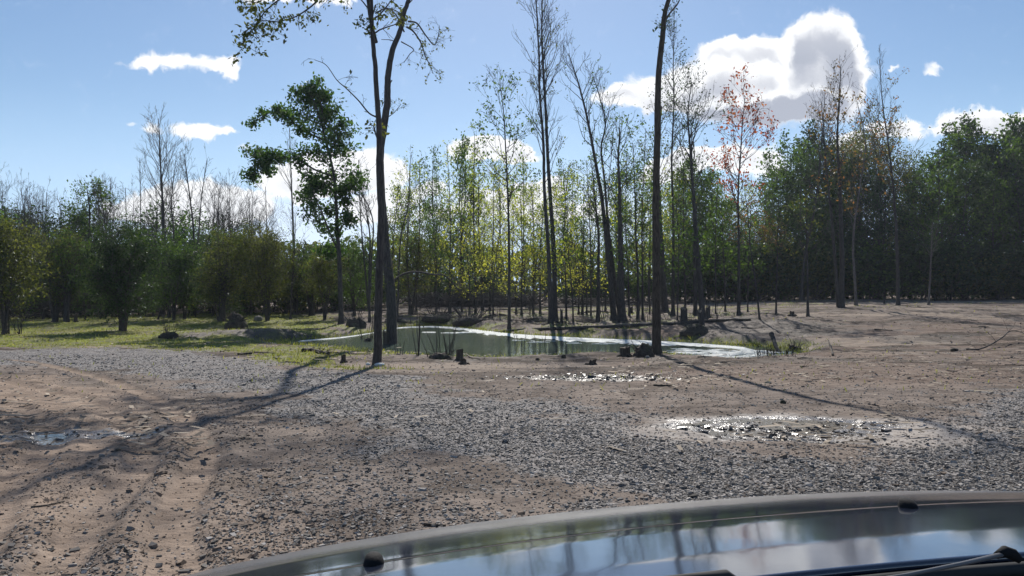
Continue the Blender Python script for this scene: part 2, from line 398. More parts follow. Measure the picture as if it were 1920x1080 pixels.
# ------------------------------------------------------------------ materials
def mat_ground():
    m, t, b, out = new_mat('ground_cover')
    geo = t.node('ShaderNodeNewGeometry'); pos = geo.outputs['Position']
    A = {}
    for n in ('gravel', 'tan', 'grass', 'wet', 'track', 'tracku', 'red', 'mud', 'pale'):
        a = t.node('ShaderNodeAttribute'); a.attribute_name = n; A[n] = a.outputs['Fac']
    nl = t.noise(pos, .35, 5, .6); nm = t.noise(pos, 2.4, 5, .65); nf = t.noise(pos, 14, 4, .7); ng = t.noise(pos, 60, 2, .6)
    dirt = t.mix(t.ramp(nm, .32, .68), c4((.115, .093, .079)), c4((.235, .193, .163)))
    dirt = t.mix(t.ramp(nl, .42, .66, 0, .6), dirt, c4((.25, .205, .17)))
    np_ = t.noise(pos, .9, 6, .7)
    dirt = t.mix(t.ramp(np_, .48, .62, 0, .7), dirt, c4((.085, .068, .055)))
    red = t.mix(t.ramp(nf, .3, .7), c4((.13, .09, .07)), c4((.225, .16, .12)))
    dirt = t.mix(t.math('MULTIPLY', A['red'], .45), dirt, red)
    sp_ = t.node('ShaderNodeSeparateXYZ'); t.l.new(pos, sp_.inputs[0])
    farm = t.ramp(sp_.outputs[1], 14, 26)
    mpf = t.node('ShaderNodeMapping'); mpf.inputs['Scale'].default_value = (.45, 1, 1); t.l.new(pos, mpf.inputs[0])
    nb = t.noise(mpf.outputs[0], .34, 7, .66); nc = t.noise(mpf.outputs[0], .15, 6, .66)
    dirt = t.mix(t.math('MULTIPLY', t.ramp(nb, .50, .56, 0, .9), farm), dirt, c4((.068, .054, .044)))
    dirt = t.mix(t.math('MULTIPLY', t.ramp(nc, .52, .58, 0, .8), farm), dirt, c4((.30, .245, .195)))
    tanc = t.mix(t.ramp(nm, .3, .7), c4((.235, .175, .132)), c4((.36, .275, .21)))
    dirt = t.mix(t.math('MULTIPLY', A['tan'], .8), dirt, tanc)
    # grit specks in the dirt
    vg = t.voro(pos, 44)
    grit = t.ramp(t.math('ADD', vg.outputs['Distance'], t.math('MULTIPLY', ng, .3)), .30, .42, 1, 0)
    gsep = t.node('ShaderNodeSeparateColor'); t.l.new(vg.outputs['Color'], gsep.inputs[0])
    gritc = t.mix(gsep.outputs[0], c4((.07, .06, .055)), c4((.42, .38, .35)))
    dirt = t.mix(t.math('MULTIPLY', t.math('MULTIPLY', grit, t.ramp(gsep.outputs[1], .45, .6)), .8), dirt, gritc)
    # crushed stone
    vs = t.voro(pos, 30); vs2 = t.voro(pos, 17)
    ssep = t.node('ShaderNodeSeparateColor'); t.l.new(vs.outputs['Color'], ssep.inputs[0])
    s2 = t.node('ShaderNodeSeparateColor'); t.l.new(vs2.outputs['Color'], s2.inputs[0])
    stone = t.mix(t.ramp(ssep.outputs[0], .1, .95, smooth=False), c4((.075, .07, .066)), c4((.33, .31, .295)))
    stone = t.mix(t.ramp(s2.outputs[0], .6, .95, 0, .5), stone, c4((.38, .355, .34)))
    stone = t.mix(t.ramp(nm, .45, .75, 0, .4), stone, c4((.24, .19, .155)))
    gk = t.ramp(t.math('ADD', A['gravel'], t.math('MULTIPLY', t.math('SUBTRACT', nf, .5), .9)), .35, .62)
    col = t.mix(gk, dirt, stone)
    col = t.mix(t.math('MULTIPLY', A['pale'], t.ramp(nf, .3, .6, .3, .9)), col, c4((.40, .365, .33)))
    # grass and moss
    gn = t.noise(pos, 5.5, 5, .75)
    gcol = t.mix(t.ramp(gn, .3, .7), c4((.11, .125, .03)), c4((.27, .30, .07)))
    gcol = t.mix(t.ramp(nl, .45, .6, 0, .5), gcol, c4((.16, .13, .07)))
    grk = t.ramp(t.math('ADD', A['grass'], t.math('MULTIPLY', t.math('SUBTRACT', gn, .5), 1.1)), .35, .75)
    col = t.mix(grk, col, gcol)
    mud_shade_c = t.mix(t.ramp(nm, .35, .7), c4((.05, .043, .035)), c4((.12, .10, .08)))
    col = t.mix(t.math('MULTIPLY', A['mud'], .75), col, mud_shade_c)  # colours the mud, and the painted tree shade kept in the same mask
    wk = t.ramp(t.math('ADD', A['wet'], t.math('MULTIPLY', t.math('SUBTRACT', nf, .5), .8)), .3, .7)
    col = t.mix(t.math('MULTIPLY', wk, .6), col, c4((.11, .095, .082)))
    t.l.new(col, b.inputs['Base Color'])
    rough = t.math('SUBTRACT', .92, t.math('MULTIPLY', wk, .66))
    rough = t.math('SUBTRACT', rough, t.math('MULTIPLY', gk, .12))
    rough = t.math('SUBTRACT', rough, t.math('MULTIPLY', A['mud'], .2))
    t.l.new(rough, b.inputs['Roughness'])
    t.l.new(t.math('ADD', .04, t.math('MULTIPLY', t.math('MAXIMUM', wk, t.math('MULTIPLY', A['mud'], .25)), .5)), b.inputs['Specular IOR Level'])
    # relief
    hs = t.math('MULTIPLY', t.math('SUBTRACT', .55, vs.outputs['Distance']), gk)
    h1 = t.bump(hs, .9, .022)
    h2 = t.bump(t.math('MULTIPLY', t.math('ADD', nf, t.math('MULTIPLY', grit, .6)), 1.0), .7, .02, h1)
    wv = t.math('MULTIPLY', t.math('SINE', t.math('MULTIPLY', A['tracku'], 62.0)), A['track'])
    h3 = t.bump(wv, .16, .006, h2)
    h4 = t.bump(nm, .6, .08, h3)
    t.l.new(h4, b.inputs['Normal'])
    return m

def mat_bark(name, a, bcol, scale=1.0):
    m, t, b, out = new_mat(name)
    tc = t.node('ShaderNodeTexCoord')
    mp = t.node('ShaderNodeMapping'); mp.inputs['Scale'].default_value = (14 * scale, 14 * scale, 2.2 * scale)
    t.l.new(tc.outputs['Object'], mp.inputs[0])
    n1 = t.noise(mp.outputs[0], 1.6, 6, .7); n2 = t.noise(tc.outputs['Object'], 1.1, 3)
    c = t.mix(t.ramp(n1, .3, .7), c4(a), c4(bcol))
    c = t.mix(t.ramp(n2, .5, .75, 0, .4), c, c4((bcol[0] * 1.3, bcol[1] * 1.35, bcol[2] * 1.3)))
    t.l.new(c, b.inputs['Base Color']); b.inputs['Roughness'].default_value = .9
    b.inputs['Specular IOR Level'].default_value = .25
    t.l.new(t.bump(n1, .8, .03), b.inputs['Normal'])
    return m

def mat_leaf(name, cols, trans=.55, gloss=.05):
    """cols: dark, mid, bright leaf colours picked per leaf"""
    m, t, b, out = new_mat(name)
    t.n.remove(b)
    geo = t.node('ShaderNodeNewGeometry'); r = geo.outputs['Random Per Island']
    n = t.noise(geo.outputs['Position'], .55, 2)
    f = t.math('ADD', t.math('MULTIPLY', r, .7), t.math('MULTIPLY', t.math('SUBTRACT', n, .35), .9), clamp=True)
    cr = t.node('ShaderNodeValToRGB'); e = cr.color_ramp.elements
    e[0].color = c4(cols[0]); e[0].position = .05; e[1].color = c4(cols[-1]); e[1].position = .95
    for i, c in enumerate(cols[1:-1]):
        x = e.new(.05 + .9 * (i + 1) / (len(cols) - 1)); x.color = c4(c)
    t.l.new(f, cr.inputs[0])
    d = t.node('ShaderNodeBsdfDiffuse'); t.l.new(cr.outputs[0], d.inputs[0])
    tr = t.node('ShaderNodeBsdfTranslucent')
    g = t.node('ShaderNodeMix', data_type='RGBA', blend_type='MULTIPLY'); g.inputs[0].default_value = 1
    t.l.new(cr.outputs[0], g.inputs[6]); g.inputs[7].default_value = (1.9, 1.75, .8, 1)
    t.l.new(g.outputs[2], tr.inputs[0])
    gl = t.node('ShaderNodeBsdfGlossy'); gl.inputs['Roughness'].default_value = .42; gl.inputs['Color'].default_value = (.8, .85, .9, 1)
    m1 = t.node('ShaderNodeMixShader'); m1.inputs[0].default_value = trans
    t.l.new(d.outputs[0], m1.inputs[1]); t.l.new(tr.outputs[0], m1.inputs[2])
    m2 = t.node('ShaderNodeMixShader'); m2.inputs[0].default_value = gloss * .5
    t.l.new(m1.outputs[0], m2.inputs[1]); t.l.new(gl.outputs[0], m2.inputs[2])
    t.l.new(m2.outputs[0], out.inputs[0])
    return m

def mat_stone(name, cols, rough=.6):
    m, t, b, out = new_mat(name)
    geo = t.node('ShaderNodeNewGeometry'); r = geo.outputs['Random Per Island']
    cr = t.node('ShaderNodeValToRGB'); e = cr.color_ramp.elements
    e[0].color = c4(cols[0]); e[1].color = c4(cols[-1])
    for i, c in enumerate(cols[1:-1]):
        x = e.new((i + 1) / (len(cols) - 1)); x.color = c4(c)
    t.l.new(r, cr.inputs[0])
    n = t.noise(geo.outputs['Position'], 90, 3)
    cc = t.node('ShaderNodeMix', data_type='RGBA', blend_type='MULTIPLY'); cc.inputs[0].default_value = .5
    t.l.new(cr.outputs[0], cc.inputs[6]); t.l.new(t.mix(n, c4((.5, .5, .5)), c4((1.4, 1.4, 1.4))), cc.inputs[7])
    t.l.new(cc.outputs[2], b.inputs['Base Color']); b.inputs['Roughness'].default_value = rough; b.inputs['Specular IOR Level'].default_value = .15
    return m

def mat_water(name='pond_water', tint=(.080, .105, .085), r0=.035, r1=.30, scale=6):
    m, t, b, out = new_mat(name)
    geo = t.node('ShaderNodeNewGeometry')
    sp = t.node('ShaderNodeSeparateXYZ'); t.l.new(geo.outputs['Position'], sp.inputs[0])
    mp = t.node('ShaderNodeMapping'); mp.inputs['Scale'].default_value = (1, .45, 1)
    t.l.new(geo.outputs['Position'], mp.inputs[0])
    n = t.noise(mp.outputs[0], scale, 3)
    c = t.mix(t.noise(geo.outputs['Position'], .25, 2), c4(tint), c4((tint[0] * 1.6, tint[1] * 1.6, tint[2] * 1.5)))
    t.l.new(c, b.inputs['Base Color']); b.inputs['Roughness'].default_value = .04
    b.inputs['IOR'].default_value = 1.33
    # a breeze ruffles the open left part, the right tip lies calm
    t.l.new(t.bump(n, t.ramp(sp.outputs[0], -3.0, 1.5, r1, r0), .05), b.inputs['Normal'])
    return m

M = {}
M['ground'] = mat_ground()
M['bark'] = mat_bark('grey_bark', (.028, .025, .024), (.085, .075, .068))
M['bark_warm'] = mat_bark('brown_bark', (.03, .024, .019), (.10, .08, .062))
M['bark_pale'] = mat_bark('pale_bark', (.06, .055, .05), (.19, .17, .15))
M['twig'] = mat_bark('dark_twig', (.03, .026, .024), (.07, .06, .055))
M['wood'] = mat_bark('weathered_wood', (.06, .05, .04), (.22, .18, .14))
M['green'] = mat_leaf('green_leaves', [(.022, .046, .012), (.045, .090, .018), (.085, .145, .030)], .52)
M['deep'] = mat_leaf('deep_green_leaves', [(.018, .044, .012), (.036, .085, .018), (.075, .145, .030)], .48)
M['olive'] = mat_leaf('olive_leaves', [(.032, .044, .014), (.062, .080, .022), (.12, .135, .035)], .5)
M['light'] = mat_leaf('light_green_leaves', [(.07, .11, .02), (.16, .21, .04), (.28, .31, .06)], .68)
M['yellow'] = mat_leaf('yellow_green_leaves', [(.12, .15, .03), (.23, .26, .05), (.36, .36, .08)], .66)
M['dark'] = mat_leaf('dark_leaves', [(.012, .026, .010), (.024, .048, .016), (.048, .085, .024)], .38)
M['red'] = mat_leaf('red_leaves', [(.10, .03, .02), (.24, .05, .025), (.32, .12, .035)], .5)
M['rust'] = mat_leaf('rust_leaves', [(.05, .06, .02), (.10, .075, .03), (.26, .11, .04)], .5)
M['grass'] = mat_leaf('grass_blades', [(.09, .11, .025), (.17, .20, .045), (.30, .30, .08)], .4, .05)
M['gravel'] = mat_stone('gravel_stone', [(.07, .062, .055), (.14, .128, .116), (.20, .185, .168), (.25, .228, .205), (.42, .39, .36)], .85)
M['clod'] = mat_stone('earth_clod', [(.075, .058, .046), (.15, .115, .09), (.26, .20, .155), (.11, .085, .068)], .95)
M['chip'] = mat_stone('wood_chip', [(.07, .055, .04), (.16, .125, .09), (.40, .33, .25), (.10, .08, .06)], .8)
M['boulder'] = mat_stone('boulder_stone', [(.20, .19, .165), (.28, .26, .23)], .85)
M['water'] = mat_water()
M['puddle'] = mat_water('puddle_water', (.17, .15, .13), .16, .08, 22)

# ------------------------------------------------------------------ ground mesh
def build_ground():
    nr = 760
    rr = np.linspace(-1, 1, nr); rr = np.sign(rr) * (np.abs(rr) * .55 + np.abs(rr) ** 4 * 2.2)
    ys = [-40.0]; 
    while ys[-1] < 4: ys.append(ys[-1] + max(.25, abs(ys[-1]) * .06))
    while ys[-1] < 900:
        y = ys[-1]; ys.append(y + (min(.016 + y * y * .00013, .34) if y < 100 else .34 + (y - 100) * .06))
    ys = np.array(ys)
    Yg, Rg = np.meshgrid(ys, rr, indexing='ij')
    Xg = Rg * (np.abs(Yg) + 9.0)
    X = Xg.ravel(); Y = Yg.ravel()
    z, A = fields(X, Y)
    H, W = Yg.shape
    i = np.arange(H * W).reshape(H, W)
    F = np.stack([i[:-1, :-1], i[:-1, 1:], i[1:, 1:], i[1:, :-1]], -1).reshape(-1, 4)
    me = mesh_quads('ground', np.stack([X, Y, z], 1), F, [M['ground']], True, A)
    print('ground verts', len(X))
    return tag(link('ground', me), kind='structure')
build_ground()

def sheet(name, pts, z, mat, kind='structure'):
    import bmesh
    bm = bmesh.new()
    vs = [bm.verts.new((p[0], p[1], z)) for p in pts]
    f = bm.faces.new(vs)
    if f.normal.z < 0: f.normal_flip()
    bmesh.ops.recalc_face_normals(bm, faces=bm.faces[:])
    if bm.faces[:][0].normal.z < 0: bm.faces[:][0].normal_flip()
    me = bpy.data.meshes.new(name); bm.to_mesh(me); bm.free(); me.materials.append(mat)
    return tag(link(name, me), kind=kind)
cen = POND.mean(0)
big = []
for k in range(len(POND)):
    p = POND[k]; a = POND[k - 1]; b_ = POND[(k + 1) % len(POND)]
    n = np.array([(b_ - a)[1], -(b_ - a)[0]]); n /= np.linalg.norm(n)
    if poly_sd(np.array([p[0] + n[0] * .2]), np.array([p[1] + n[1] * .2]), POND)[0] > 0: n = -n
    big.append(p + n * .35)
sheet('pond_water', big, WATER, M['water'])
def oval(c, rx, ry, n=40): return [(c[0] + rx * math.cos(a), c[1] + ry * math.sin(a)) for a in np.linspace(0, 2 * math.pi, n, endpoint=False)]
def low(c, rx, ry, q):
    g = rng.uniform(-1, 1, (400, 2)); g = g[np.hypot(g[:, 0], g[:, 1]) < .8]
    z, _ = fields(c[0] + g[:, 0] * rx, c[1] + g[:, 1] * ry); return float(np.quantile(z, q))
sheet('puddle_water', oval(PUD_L, 1.0, .42), low(PUD_L, 1.0, .42, .25), M['puddle'])
sheet('puddle_water', oval(PUD_R, 1.6, 1.1), low(PUD_R, 1.6, 1.1, .50), M['puddle'])
sheet('puddle_water', oval(PUD_M, 1.7, .8), low(PUD_M, 1.7, .8, .10), M['puddle'])

# ================================================================== geometry collector
class Geo:
    def __init__(s): s.V = []; s.F = []; s.n = 0
    def add(s, V, F):
        s.V.append(np.asarray(V, float)); s.F.append(np.asarray(F) + s.n); s.n += len(V)
    def tube(s, P, r, sides=5, cap=False):
        P = np.asarray(P, float); r = np.asarray(r, float); n = len(P)
        T = np.gradient(P, axis=0); T /= np.linalg.norm(T, axis=1)[:, None] + 1e-9
        ref = np.array([0.0, 1.0, 0.0]) if abs(T[:, 1]).mean() < .8 else np.array([1.0, 0, 0])
        A = np.cross(T, ref); A /= np.linalg.norm(A, axis=1)[:, None] + 1e-9
        B = np.cross(T, A)
        a = np.linspace(0, 2 * math.pi, sides, endpoint=False)
        V = P[:, None, :] + (A[:, None, :] * np.cos(a)[None, :, None] + B[:, None, :] * np.sin(a)[None, :, None]) * r[:, None, None]
        i = np.arange(n * sides).reshape(n, sides); j = np.roll(i, -1, axis=1)
        F = np.stack([i[:-1], j[:-1], j[1:], i[1:]], -1).reshape(-1, 4)
        V = V.reshape(-1, 3)
        if cap:
            k = len(V); V = np.vstack([V, P[-1], P[0]])
            top = i[-1]; bot = i[0]
            Fc = [[top[q], top[(q + 1) % sides], k, k] for q in range(0, sides)]
            Fc = []
            for q in range(0, sides - 1, 2):
                Fc.append([top[q], top[(q + 1) % sides], top[(q + 2) % sides], k])
                Fc.append([bot[(q + 2) % sides], bot[(q + 1) % sides], bot[q], k + 1])
            F = np.vstack([F, Fc])
        s.add(V, F)
    def leaves(s, C, size, rg, flat=.5, aspect=.55):
        """rhomb shaped leaves with a little fold"""
        C = np.asarray(C, float); n = len(C)
        if n == 0: return
        d = rg.normal(size=(n, 3)); d[:, 2] -= .35; d /= np.linalg.norm(d, axis=1)[:, None]
        nn = rg.normal(size=(n, 3)) * (1 - flat); nn[:, 2] += flat * 1.2
        w = np.cross(d, nn); w /= np.linalg.norm(w, axis=1)[:, None] + 1e-9
        sz = (size * rg.uniform(.6, 1.35, n))[:, None]
        a = C - d * sz * .5; c = C + d * sz * .5
        b = C + w * sz * aspect * .5; e = C - w * sz * aspect * .5
        V = np.stack([a, b, c, e], 1).reshape(-1, 3)
        s.add(V, np.arange(4 * n).reshape(n, 4))
    def mesh(s, name, mats, smooth=True):
        if not s.V: return None
        return mesh_quads(name, np.vstack(s.V), np.vstack(s.F), mats, smooth)

def unit(v): return v / (np.linalg.norm(v) + 1e-9)

def grow(g, rg, p, d, L, r, lvl, pr, leaf):
    nseg = max(3, min(8, int(L / pr.get('seg', .45)) + 2))
    P = [p]; st = L / nseg; cur = unit(d)
    for k in range(nseg):
        cur = unit(cur + rg.normal(size=3) * pr.get('wob', .16) + np.array([0, 0, pr.get('up', .08)]))
        P.append(P[-1] + cur * st)
    P = np.array(P); rad = r * np.linspace(1, .25, len(P)); rad = np.maximum(rad, pr.get('rmin', .006))
    g.tube(P, rad, 5 if r > .03 else (4 if r > .015 else 3))
    if lvl <= 0:
        leaf.append(P[1:]); return
    nk = max(1, int(pr['kids'] * rg.uniform(.7, 1.3) * (L / pr['Lref']) ** .5))
    for k in range(nk):
        t = rg.uniform(.25, 1.0); x = t * nseg; i = min(int(x), nseg - 1)
        q = P[i] + (P[i + 1] - P[i]) * (x - i)
        ax = unit(P[i + 1] - P[i]); side = unit(np.cross(ax, rg.normal(size=3)))
        ang = R(rg.uniform(*pr.get('kang', (28, 58))))
        nd = ax * math.cos(ang) + side * math.sin(ang)
        grow(g, rg, q, nd, L * rg.uniform(.35, .62) * (1.15 - .5 * t), max(r * (1 - .6 * t) * .6, pr.get('rmin', .006)), lvl - 1, pr, leaf)

def interp_spine(S, t):
    n = len(S) - 1; x = np.clip(t, 0, .9999) * n; i = int(x); return S[i] + (S[i + 1] - S[i]) * (x - i), unit(S[i + 1] - S[i])

def tree_geo(spine, r0, r1, pr, seed, flare=1.5):
    """spine: points from the base up (local); returns trunk Geo and crown Geo"""
    rg = np.random.default_rng(seed)
    g = Geo(); lf = Geo(); tips = []
    S = smooth_line(spine, 6)
    H = S[-1][2] - S[0][2]
    w = rg.normal(size=S.shape) * .012 * H / 10; w[0] = 0; w[:, 2] = 0
    S = S + np.cumsum(w, axis=0) * .35
    tt = np.linspace(0, 1, len(S)); rad = r0 + (r1 - r0) * tt ** .8
    rad = rad * (1 + (flare - 1) * np.exp(-tt * H / .25))
    g.tube(S, rad, 9 if r0 > .08 else 6)
    for k in range(pr['n']):
        t = pr['t0'] + (1 - pr['t0']) * ((k + rg.uniform(0, 1)) / pr['n']) ** pr.get('pow', .9)
        q, ax = interp_spine(S, t)
        az = rg.uniform(0, 2 * math.pi) if 'az' not in pr else rg.normal(pr['az'], pr.get('azs', .9))
        ang = R(rg.uniform(*pr.get('ang', (35, 65))))
        side = unit(np.array([math.cos(az), math.sin(az), 0.0]))
        d = ax * math.cos(ang) + side * math.sin(ang)
        prof = np.interp((t - pr['t0']) / (1 - pr['t0'] + 1e-6), pr.get('px', [0, .4, 1]), pr.get('py', [.7, 1, .35]))
        L = pr['L'] * prof * rg.uniform(.7, 1.25)
        rr = min(np.interp(t, tt, rad) * .5, pr.get('rb', .05)) * prof ** .5
        here = []
        grow(g, rg, q, d, L, rr, pr['lvl'], pr, here)
        lp = np.interp(t, pr.get('lx', [0, 1]), pr.get('ly', [1, 1]))
        if rg.random() < lp: tips += here
    if pr.get('leaf', 0) > 0 and tips:
        tips = [x for x in tips]
        C = []
        for x in tips:
            m = rg.poisson(pr['leaf'])
            if m:
                i = rg.integers(0, len(x), m)
                C.append(x[i] + rg.normal(size=(m, 3)) * pr.get('spread', .12))
        if C: lf.leaves(np.vstack(C), pr.get('lsize', .1), rg, pr.get('flat', .5))
    return g, lf

def make_tree(name, label, base, spine, r0, r1, pr, bark, leafm, seed, cat='tree', group=None, extra=None, flare=1.5):
    """spine in world coordinates"""
    S = np.array([np.array(p) for p in spine]) - np.array(base)
    g, lf = tree_geo(S, r0, r1, pr, seed, flare)
    if extra:
        for (S2, a, b, pr2, sd2) in extra:
            S2 = np.array([np.array(p) for p in S2]) - np.array(base)
            g2, l2 = tree_geo(S2, a, b, pr2, sd2, 1.0)
            g.add(np.vstack(g2.V), np.vstack(g2.F))
            if l2.V: lf.add(np.vstack(l2.V), np.vstack(l2.F))
    root = thing(name, label, cat, base, group)
    link('trunk', g.mesh(name + '_trunk', [M[bark]]), root)
    if lf.V: link('crown', lf.mesh(name + '_crown', [M[leafm]], False), root)
    return root
def dup(root, loc, rz=0, s=1.0, sz=None, label=None, group=None):
    r = root.copy(); COL.objects.link(r); r.location = loc; r.rotation_euler = (0, 0, rz); r.scale = (s, s, sz or s)
    if label: r['label'] = label
    if group: r['group'] = group
    for ch in list(root.children):
        c = ch.copy(); COL.objects.link(c); c.parent = r
    return r
def px_tree(name, label, base_px, pts, w0, w1, pr, bark, leafm, seed, **kw):
    """a tree that stands on the ground seen at base_px and rises through pts (pixels at its own distance)"""
    b = at(*base_px); Y = b.y
    lean = kw.pop('lean', 0.0)
    sp = [b - Vector((0, 0, .15))]
    for i, p in enumerate(pts): sp.append(P3(p[0], p[1], Y + lean * (i + 1)))
    return make_tree(name, label, b, sp, w0 / FPX * Y / 2, w1 / FPX * Y / 2, pr, bark, leafm, seed, **kw)

# ================================================================== trees
BARE = dict(n=22, t0=.35, L=3.2, ang=(18, 42), up=.10, wob=.12, lvl=2, kids=4, Lref=2.0, kang=(20, 45), rmin=.008, rb=.035, leaf=0, py=[.8, 1, .45])
def PR(base=BARE, **kw):
    d = dict(base); d.update(kw); return d
SPARSE = PR(ang=(30, 60), leaf=1.2, lsize=.13, spread=.14, flat=.45)
TWIGGY = PR(n=8, t0=.15, L=.9, ang=(35, 70), lvl=1, kids=3, Lref=1.0, leaf=2.0, lsize=.11, spread=.12, rmin=.006, up=-.02, py=[1, 1, .8])

def limb(px_list, Y, w0, w1, pr, seed, dY=0.0):
    n = len(px_list)
    return ([P3(p[0], p[1], Y + dY * i / max(1, n - 1)) for i, p in enumerate(px_list)], w0 / FPX * Y / 2, w1 / FPX * Y / 2, pr, seed)

SHD = PR(n=9, t0=.45, L=.9, lvl=1, kids=4, Lref=1.0, ang=(35, 80), leaf=9, lsize=.2, spread=.2, up=0, rb=.02)
# --- the two trunks in the middle left foreground
bA = at(706, 683); YA = bA.y
AB = PR(n=12, t0=.62, L=2.4, lvl=2, kids=4, ang=(35, 75), leaf=1.6, lsize=.14, spread=.13, up=.02, kang=(25, 60), py=[.8, 1, .6])
HANG = PR(n=14, t0=.25, L=.85, lvl=1, kids=4, Lref=.8, ang=(30, 75), up=-.10, leaf=4.2, lsize=.15, spread=.10, wob=.2, rmin=.005, rb=.012, py=[.7, 1, .8])
px_tree('foreground_tree', 'slender dark trunk with a white stone at its foot and a leafy limb reaching left', (706, 684),
        [(709, 600), (712, 500), (714, 400), (712, 300), (710, 220), (706, 140), (702, 70), (700, -20), (704, -170), (700, -330)], 17, 5,
        PR(AB, n=10, t0=.70, L=2.4), 'bark', 'olive', 101, cat='tree', extra=[
            limb([(705, 80), (697, 45), (690, 0), (684, -60), (668, -160), (650, -260)], YA, 8, 3, PR(AB, n=10, t0=.3), 1),
            limb([(690, -10), (662, -8), (640, -16), (610, -26), (585, -14)], YA, 4, 2, PR(HANG, n=9), 2, -.8),
            limb([(686, -50), (640, -34), (608, -16), (588, 8), (560, 28), (540, 36), (515, 40), (490, 38)], YA, 5, 1.5, PR(HANG, n=16, L=.5), 3, -1.2),
            limb([(684, -60), (600, -45), (535, -8), (505, 14), (488, 34), (476, 52), (456, 80)], YA, 5, 1.2, PR(HANG, n=24, t0=.4, L=.75), 4, -1.5),
            limb([(600, -45), (560, -22), (510, -8), (480, 4), (460, 2)], YA, 3, 1, PR(HANG, n=14, t0=.1, L=.6), 41, -1.8),
            limb([(712, 222), (692, 212), (672, 188), (650, 166), (632, 150), (612, 122), (590, 112)], YA, 3.5, 1, PR(HANG, n=6, L=.7, leaf=.5), 5, .5),
            limb([(712, 270), (704, 250), (700, 235)], YA, 4, 2, PR(HANG, n=8, L=.4, leaf=3), 6),
            limb([(704, 25), (722, 16), (742, 20), (756, 34)], YA, 3, 1, PR(HANG, n=10, L=.5, leaf=3), 7, .4),
            limb([(704, 10), (698, 30), (682, 48)], YA, 3, 1, PR(HANG, n=8, L=.5, leaf=4), 8, -.4),
            limb([(702, -100), (760, -150), (820, -160)], YA, 6, 2, AB, 9, 2),
            limb([(700, -80), (668, -110), (632, -118), (600, -100)], YA, 6, 2, SHD, 101, 2),
            limb([(700, -200), (640, -260), (560, -280)], YA, 6, 2, AB, 10, -2)], flare=1.25)
bB = at(735, 660); YB = bB.y
px_tree('foreground_tree', 'thick grey trunk with flared base at the water edge, behind the slender white stone one', (735, 661),
        [(733, 600), (730, 540), (726, 480), (720, 400), (716, 320), (720, 268), (727, 220), (732, 180), (735, 145), (740, 108), (748, 80), (759, 55), (767, 20), (778, -10), (800, -110), (796, -240), (810, -380)], 21, 5.5,
        PR(AB, n=10, t0=.74, L=2.8, leaf=1.8, lsize=.16), 'bark', 'olive', 102, cat='tree', extra=[
            limb([(766, 40), (782, 44), (798, 66), (814, 84), (822, 66), (824, 48)], YB, 4, 1, PR(HANG, n=14, L=.9, leaf=1.6), 11, -1),
            limb([(762, 50), (776, 60), (790, 82), (797, 104), (806, 122), (812, 138)], YB, 4, 1, PR(HANG, n=16, L=.9, leaf=1.6), 12, 1),
            limb([(752, 78), (775, 92), (768, 102), (757, 118)], YB, 2.5, 1, PR(HANG, n=6, L=.7, leaf=1), 13, .4),
            limb([(742, 88), (736, 76), (715, 74)], YB, 2.5, 1, PR(HANG, n=2, L=.3, leaf=0), 14),
            limb([(735, 150), (728, 165), (722, 185), (716, 200)], YB, 2, 1, PR(HANG, n=8, L=.6, leaf=1.6), 15),
            limb([(727, 220), (740, 210), (752, 195)], YB, 2, 1, PR(HANG, n=6, L=.6, leaf=1.2), 16),
            limb([(758, 60), (748, 38), (735, 20), (712, 16)], YB, 3, 1, PR(HANG, n=12, L=.7, leaf=2.5), 17),
            limb([(731, 560), (728, 480), (722, 400)], YB, 4, 2, PR(HANG, n=40, t0=.0, L=.5, leaf=3, ang=(40, 90), lsize=.12), 18),
            limb([(733, 540), (742, 524), (762, 512), (785, 510), (812, 515), (832, 516), (848, 530), (862, 546)], YB, 5, 2.5, PR(HANG, n=6, t0=.6, L=1.2, leaf=.4, up=0), 19, 1.5),
            limb([(790, -100), (700, -180), (600, -200), (480, -210)], YB, 8, 2, PR(AB, L=3.2, n=14, t0=.3), 20, -3),
            limb([(798, -160), (860, -220), (900, -300)], YB, 6, 2, AB, 21, 3),
            limb([(796, -80), (764, -110), (724, -118), (690, -100)], YB, 7, 2, SHD, 103, -1),
            limb([(796, -200), (740, -210), (660, -170), (600, -140)], YB, 7, 2, SHD, 104, -2),
            limb([(790, -120), (720, -260), (640, -330)], YB, 7, 2, PR(AB, L=3.2, n=14), 22, 4)], flare=1.9)
# snapped companion at B's foot
# --- the single tall trunk right of the middle
px_tree('foreground_tree', 'tall lone dark trunk on the near bank beside two dark mossy stumps', (1232, 664),
        [(1231, 600), (1230, 500), (1230, 400), (1231, 300), (1233, 200), (1238, 120), (1243, 60), (1246, 25), (1255, -10), (1262, -60), (1256, -160), (1266, -280)], 18, 5.5,
        PR(AB, n=10, t0=.72, L=2.2, leaf=1.5), 'bark_warm', 'dark', 103, cat='tree', extra=[
            limb([(1246, 40), (1258, 22), (1270, 8), (1278, -10)], at(1232, 664).y, 4, 2, PR(HANG, n=3, L=.4, leaf=3), 23),
            limb([(1246, 60), (1242, 55), (1240, 48)], at(1232, 664).y, 3, 2, PR(HANG, n=4, L=.3, leaf=3), 24)], flare=1.45)

# --- trees named one by one (pixels of base, path upward, widths at the picture)
LT = PR(SPARSE, n=26, t0=.45, L=2.4, leaf=1.9, lsize=.18, spread=.22)
def T(label, base, pts, w0, w1, pr, bark, leafm, seed, name='tree', **kw):
    return px_tree(name, label, base, pts, w0, w1, pr, bark, leafm, seed, cat=kw.pop('cat', 'tree'), **kw)

